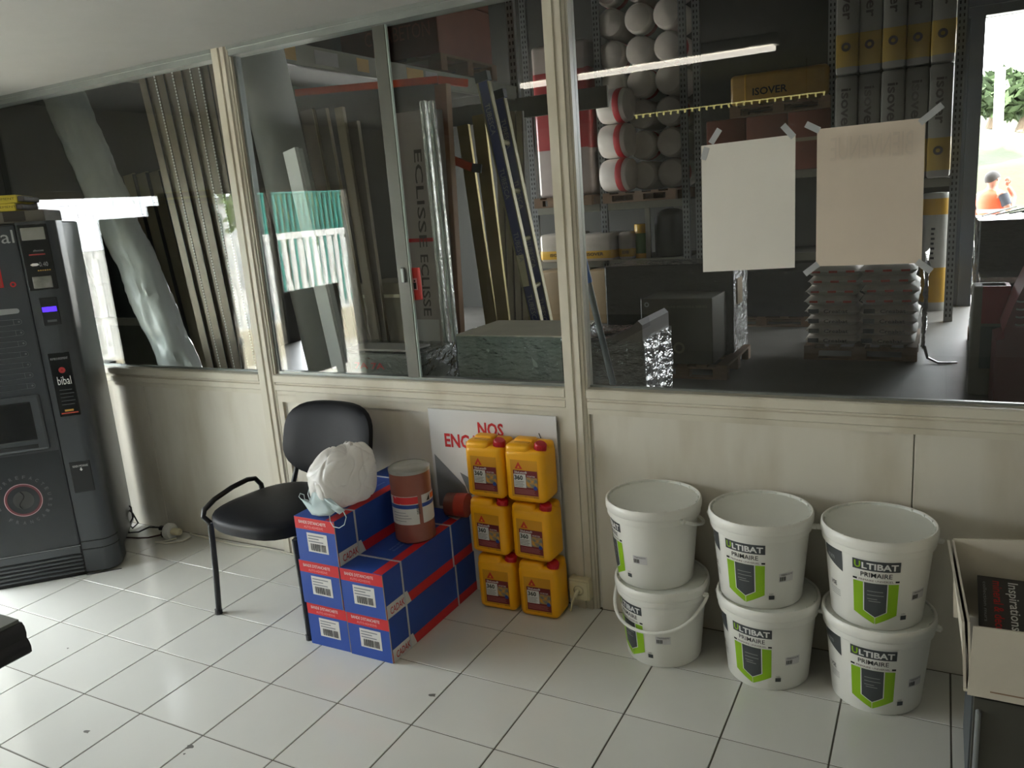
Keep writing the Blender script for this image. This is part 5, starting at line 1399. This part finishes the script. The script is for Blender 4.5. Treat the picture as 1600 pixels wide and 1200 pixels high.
# white van edge / bright load behind the person
a0 = at(1585, 345, 1, 13.0)
t = thing('white_sack', 'white bulk sack standing behind the man in orange', 'sack', (a0.x + .55, 13.0, -.07))
wrapbox(1.1, .9, 1.5, 41, .05).build('sack_body', mat('sack_white', (230, 230, 228), .7, trans=.1), t, True); MB().tube([V(.1, .1, 1.5), V(.3, .2, 1.7), V(.5, .1, 1.5)], .02, 6).build('lifting_loop', MATS['sack_white'], t, True)
# man in orange vest
def skin_body(name, edges, M, parent):
    """edges: list of chains [(point, radius), ...]; chains joined where points coincide"""
    vs = []; es = []; rad = []
    def vid(p_, r):
        for i, q_ in enumerate(vs):
            if (q_ - p_).length < 1e-5: return i
        vs.append(p_); rad.append(r); return len(vs) - 1
    for chn in edges:
        last = None
        for p_, r in chn:
            i = vid(Vector(p_), r)
            if last is not None and last != i: es.append((last, i))
            last = i
    me = bpy.data.meshes.new(name); me.from_pydata([tuple(q_) for q_ in vs], es, []); me.materials.append(M)
    o = bpy.data.objects.new(name, me); COL.objects.link(o); o.parent = parent
    sk = o.modifiers.new('skin', 'SKIN'); sk.use_smooth_shade = True
    for i, d2 in enumerate(me.skin_vertices[0].data):
        d2.radius = rad[i] if isinstance(rad[i], tuple) else (rad[i], rad[i]); d2.use_root = (i == 0)
    sb = o.modifiers.new('sub', 'SUBSURF'); sb.levels = 2; sb.render_levels = 2
    return o
Yp = 10.6
hd = at(1551, 281, 1, Yp)                      # centre of the head
zh = hd.z; base = zh - 1.62
per = thing('person', 'man in an orange high-visibility vest seen from behind, one hand at his face', 'person', (hd.x, Yp, -.07), (0, 0, R_(135)))
SKIN = mat('skin', (178, 126, 104), .55); CLOTH = mat('dark_cloth', (62, 64, 72), .8); JEAN = mat('trousers', (56, 62, 84), .8); HAIR = mat('short_hair', (52, 46, 42), .7, var=.2, scale=60)
S = (zh + .07) / 1.63
def P3(x, y, z): return Vector((x * S, y * S, z * S))
# one continuous body: legs, trunk, neck, head, arms (left raised to the face)
skin_body('body', [
    [(P3(0, 0, .95), (.16, .12)), (P3(0, 0, 1.12), (.15, .11)), (P3(0, .01, 1.30), (.19, .12)), (P3(0, .01, 1.42), (.15, .10)), (P3(0, .0, 1.50), (.06, .06)), (P3(0, -.01, 1.56), (.065, .07)), (P3(0, -.01, 1.63), (.082, .10)), (P3(0, -.005, 1.70), (.075, .09)), (P3(0, 0, 1.745), (.04, .05))],
    [(P3(0, 0, .95), .16), (P3(.10, 0, .86), .095), (P3(.11, -.01, .48), .062), (P3(.11, .02, .10), .045), (P3(.11, -.04, .045), .04), (P3(.11, -.16, .035), .035)],
    [(P3(0, 0, .95), .16), (P3(-.10, 0, .86), .095), (P3(-.11, .01, .48), .062), (P3(-.11, .04, .10), .045), (P3(-.11, -.02, .045), .04), (P3(-.11, -.14, .035), .035)],
    [(P3(0, .01, 1.42), (.15, .10)), (P3(-.19, .01, 1.40), .062), (P3(-.29, -.04, 1.16), .046), (P3(-.22, -.20, 1.36), .036), (P3(-.12, -.17, 1.52), .030)],
    [(P3(0, .01, 1.42), (.15, .10)), (P3(.19, .01, 1.40), .062), (P3(.26, .02, 1.12), .046), (P3(.24, -.12, .90), .036), (P3(.22, -.15, .82), .028)],
], SKIN, per)
for s_, bx_, bz in ((1, P3(-.12, -.17, 1.52), V(.25, -.1, 1)), (-1, P3(.22, -.15, .82), V(-.1, -.3, -1))):   # hands: palm and five fingers each
    bz = bz.normalized(); side = bz.cross(V(0, 1, 0)).normalized()
    ch_ = [[(bx_, .026), (bx_ + bz * .045, .030), (bx_ + bz * .075, .026)]]
    hand = skin_body('hand', ch_, SKIN, per)
    for f_ in range(4):
        r0 = bx_ + bz * .07 + side * (-.027 + .018 * f_); ln = (.06, .07, .066, .052)[f_]
        skin_body('finger', [[(r0 - bz * .015, .009), (r0 + bz * ln * .5, .0085), (r0 + bz * ln * .85 + V(0, -.012, 0), .0075)]], SKIN, hand)
    r0 = bx_ + bz * .03 + side * .03
    skin_body('thumb', [[(r0 - side * .01, .011), (r0 + side * .022 + bz * .02, .0095), (r0 + side * .028 + bz * .045, .008)]], SKIN, hand)
# face and hair
for s_ in (-1, 1):
    MB().lathe([(0, 0), (.012, .004), (.02, .012), (.016, .02), (0, .022)], 12, Matrix.Translation(P3(s_ * .083, .0, 1.625)) @ Matrix.Rotation(s_ * PI / 2, 4, 'Y')).build('ear', SKIN, per, True)
    bm = bmesh.new(); bmesh.ops.create_uvsphere(bm, u_segments=10, v_segments=8, radius=.012); MB().bm(bm, Matrix.Translation(P3(s_ * .032, -.103, 1.64))).build('eye', WHITEP, per, True)
MB().add([P3(-.014, -.105, 1.60), P3(.014, -.105, 1.60), P3(0, -.132, 1.604), P3(0, -.106, 1.65)], [(0, 1, 2), (0, 2, 3), (1, 3, 2), (0, 3, 1)]).build('nose', SKIN, per)
MB().tube([P3(-.025, -.095, 1.572), P3(0, -.104, 1.570), P3(.025, -.095, 1.572)], .006, 6).build('mouth', mat('lips', (150, 88, 80), .5), per, True)
hm = MB()
def hair_fn(a, c):
    sa, ca = math.sin(a * 2 * PI), math.cos(a * 2 * PI); ph = c * (1.25 + .85 * max(0, sa) + .25 * abs(ca))
    return P3(0, .006, 1.650) + V(.092 * ca * math.sin(ph), .110 * sa * math.sin(ph), .105 * math.cos(ph))
hm.grid(hair_fn, 32, 12); hm.build('hair', HAIR, per, True)
# vest, trousers, sleeves as shells over the body
VEST = mat('vest_orange', (250, 86, 44), .6, var=.05); REFL = mat('reflective_band', (196, 196, 200), .4)
def shell(rings, M, name, seg=24):
    mb = MB(); vs = []
    for (cx, cy, z, rx, ry) in rings:
        vs += [P3(cx + rx * math.cos(2 * PI * k / seg), cy + ry * math.sin(2 * PI * k / seg), z) for k in range(seg)]
    fs = []
    for i in range(len(rings) - 1): fs += [(i * seg + k, i * seg + (k + 1) % seg, (i + 1) * seg + (k + 1) % seg, (i + 1) * seg + k) for k in range(seg)]
    mb.add(vs, fs); return mb.build(name, M, per, True)
vb = shell([(0, 0, .86, .20, .16), (0, 0, 1.0, .195, .155), (0, .005, 1.15, .20, .155), (0, .01, 1.30, .235, .165), (0, .01, 1.40, .225, .15), (0, .01, 1.455, .16, .12), (0, .005, 1.485, .085, .08)], VEST, 'vest')
for z0, z1, rx in ((.98, 1.035, .199), (1.14, 1.195, .2075)): 
    o = shell([(0, .003, z0, rx, .161), (0, .003, z1, rx + .005, .163)], REFL, 'reflective_band')
MB().tube([P3(-.19, .01, 1.40), P3(-.26, -.02, 1.24)], [.085 * S, .07 * S], 12).build('sleeve', CLOTH, per, True)
MB().tube([P3(.19, .01, 1.40), P3(.25, .02, 1.20)], [.085 * S, .068 * S], 12).build('sleeve', CLOTH, per, True)
for s_ in (1, -1):
    MB().tube([P3(s_ * .06, 0, .98), P3(s_ * .10, 0, .84), P3(s_ * .11, 0, .48), P3(s_ * .11, .03, .09)], [.14 * S, .118 * S, .085 * S, .075 * S], 14).build('trouser_leg', JEAN, per, True)
    MB().rbox(s_ * .11 * S - .055, s_ * .11 * S + .055, -.22, .10, 0, .10, .03, 2).build('shoe', BLACKP, per, True)

# outdoors left: fence, gate, trees (seen mirrored in the partition glass)
FW = mat('fence_white', (226, 226, 224), .5)
t = thing('picket_fence', 'white metal picket fence outside the side window', 'fence', (-3.7, -7.4, -.07))
MB().box(-.02, .02, 0, 5.6, 1.42, 1.50).build('top_rail', FW, t); MB().box(-.02, .02, 0, 5.6, .40, .46).build('bottom_rail', FW, t)
for k in range(40): MB().box(-.015, .015, k * .14, k * .14 + .055, .1, 1.44).build('picket', FW, t)
MB().box(-.08, .08, 0, 5.6, 0, .42).build('low_wall', mat('fence_wall', (196, 188, 168), .8), t)
GG = mat('gate_green', (44, 128, 116), .5)
t = thing('green_gate', 'green barred gate behind the white fence outside', 'gate', (-6.5, -11.2, -.07))
for k in range(34): MB().box(-.02, .02, k * .13, k * .13 + .05, .1, 2.2).build('gate_bar', GG, t)
MB().box(-.03, .03, 0, 4.4, 2.1, 2.2).build('gate_rail', GG, t); MB().box(-.03, .03, 0, 4.4, .1, .2).build('gate_rail', GG, t)
for k, (x, y, h_, r) in enumerate(((-12, -17, 3.6, 1.8), (-13, -14.6, 3.2, 1.6), (-12.5, -20.5, 4.6, 2.2))):
    tree(x, y, -.1, h_, r, ordn[k] + ' leafy tree of the row outside the side window', 1, k + 20, 'trees outside the side window')
t = thing('white_hut', 'low white building outside beyond the green gate', 'building', (-17, -24, -.07))
MB().box(-3, 0, -8, 6, 0, 2.4).build('wall', FW, t); MB().box(-3.3, .3, -8.3, 6.3, 2.4, 2.6).build('roof', GREYM, t)
for y in (-6, -3, 0, 3): MB().box(.0, .03, y, y + 1.2, 1.0, 2.0).build('window', GLOSSB, t)
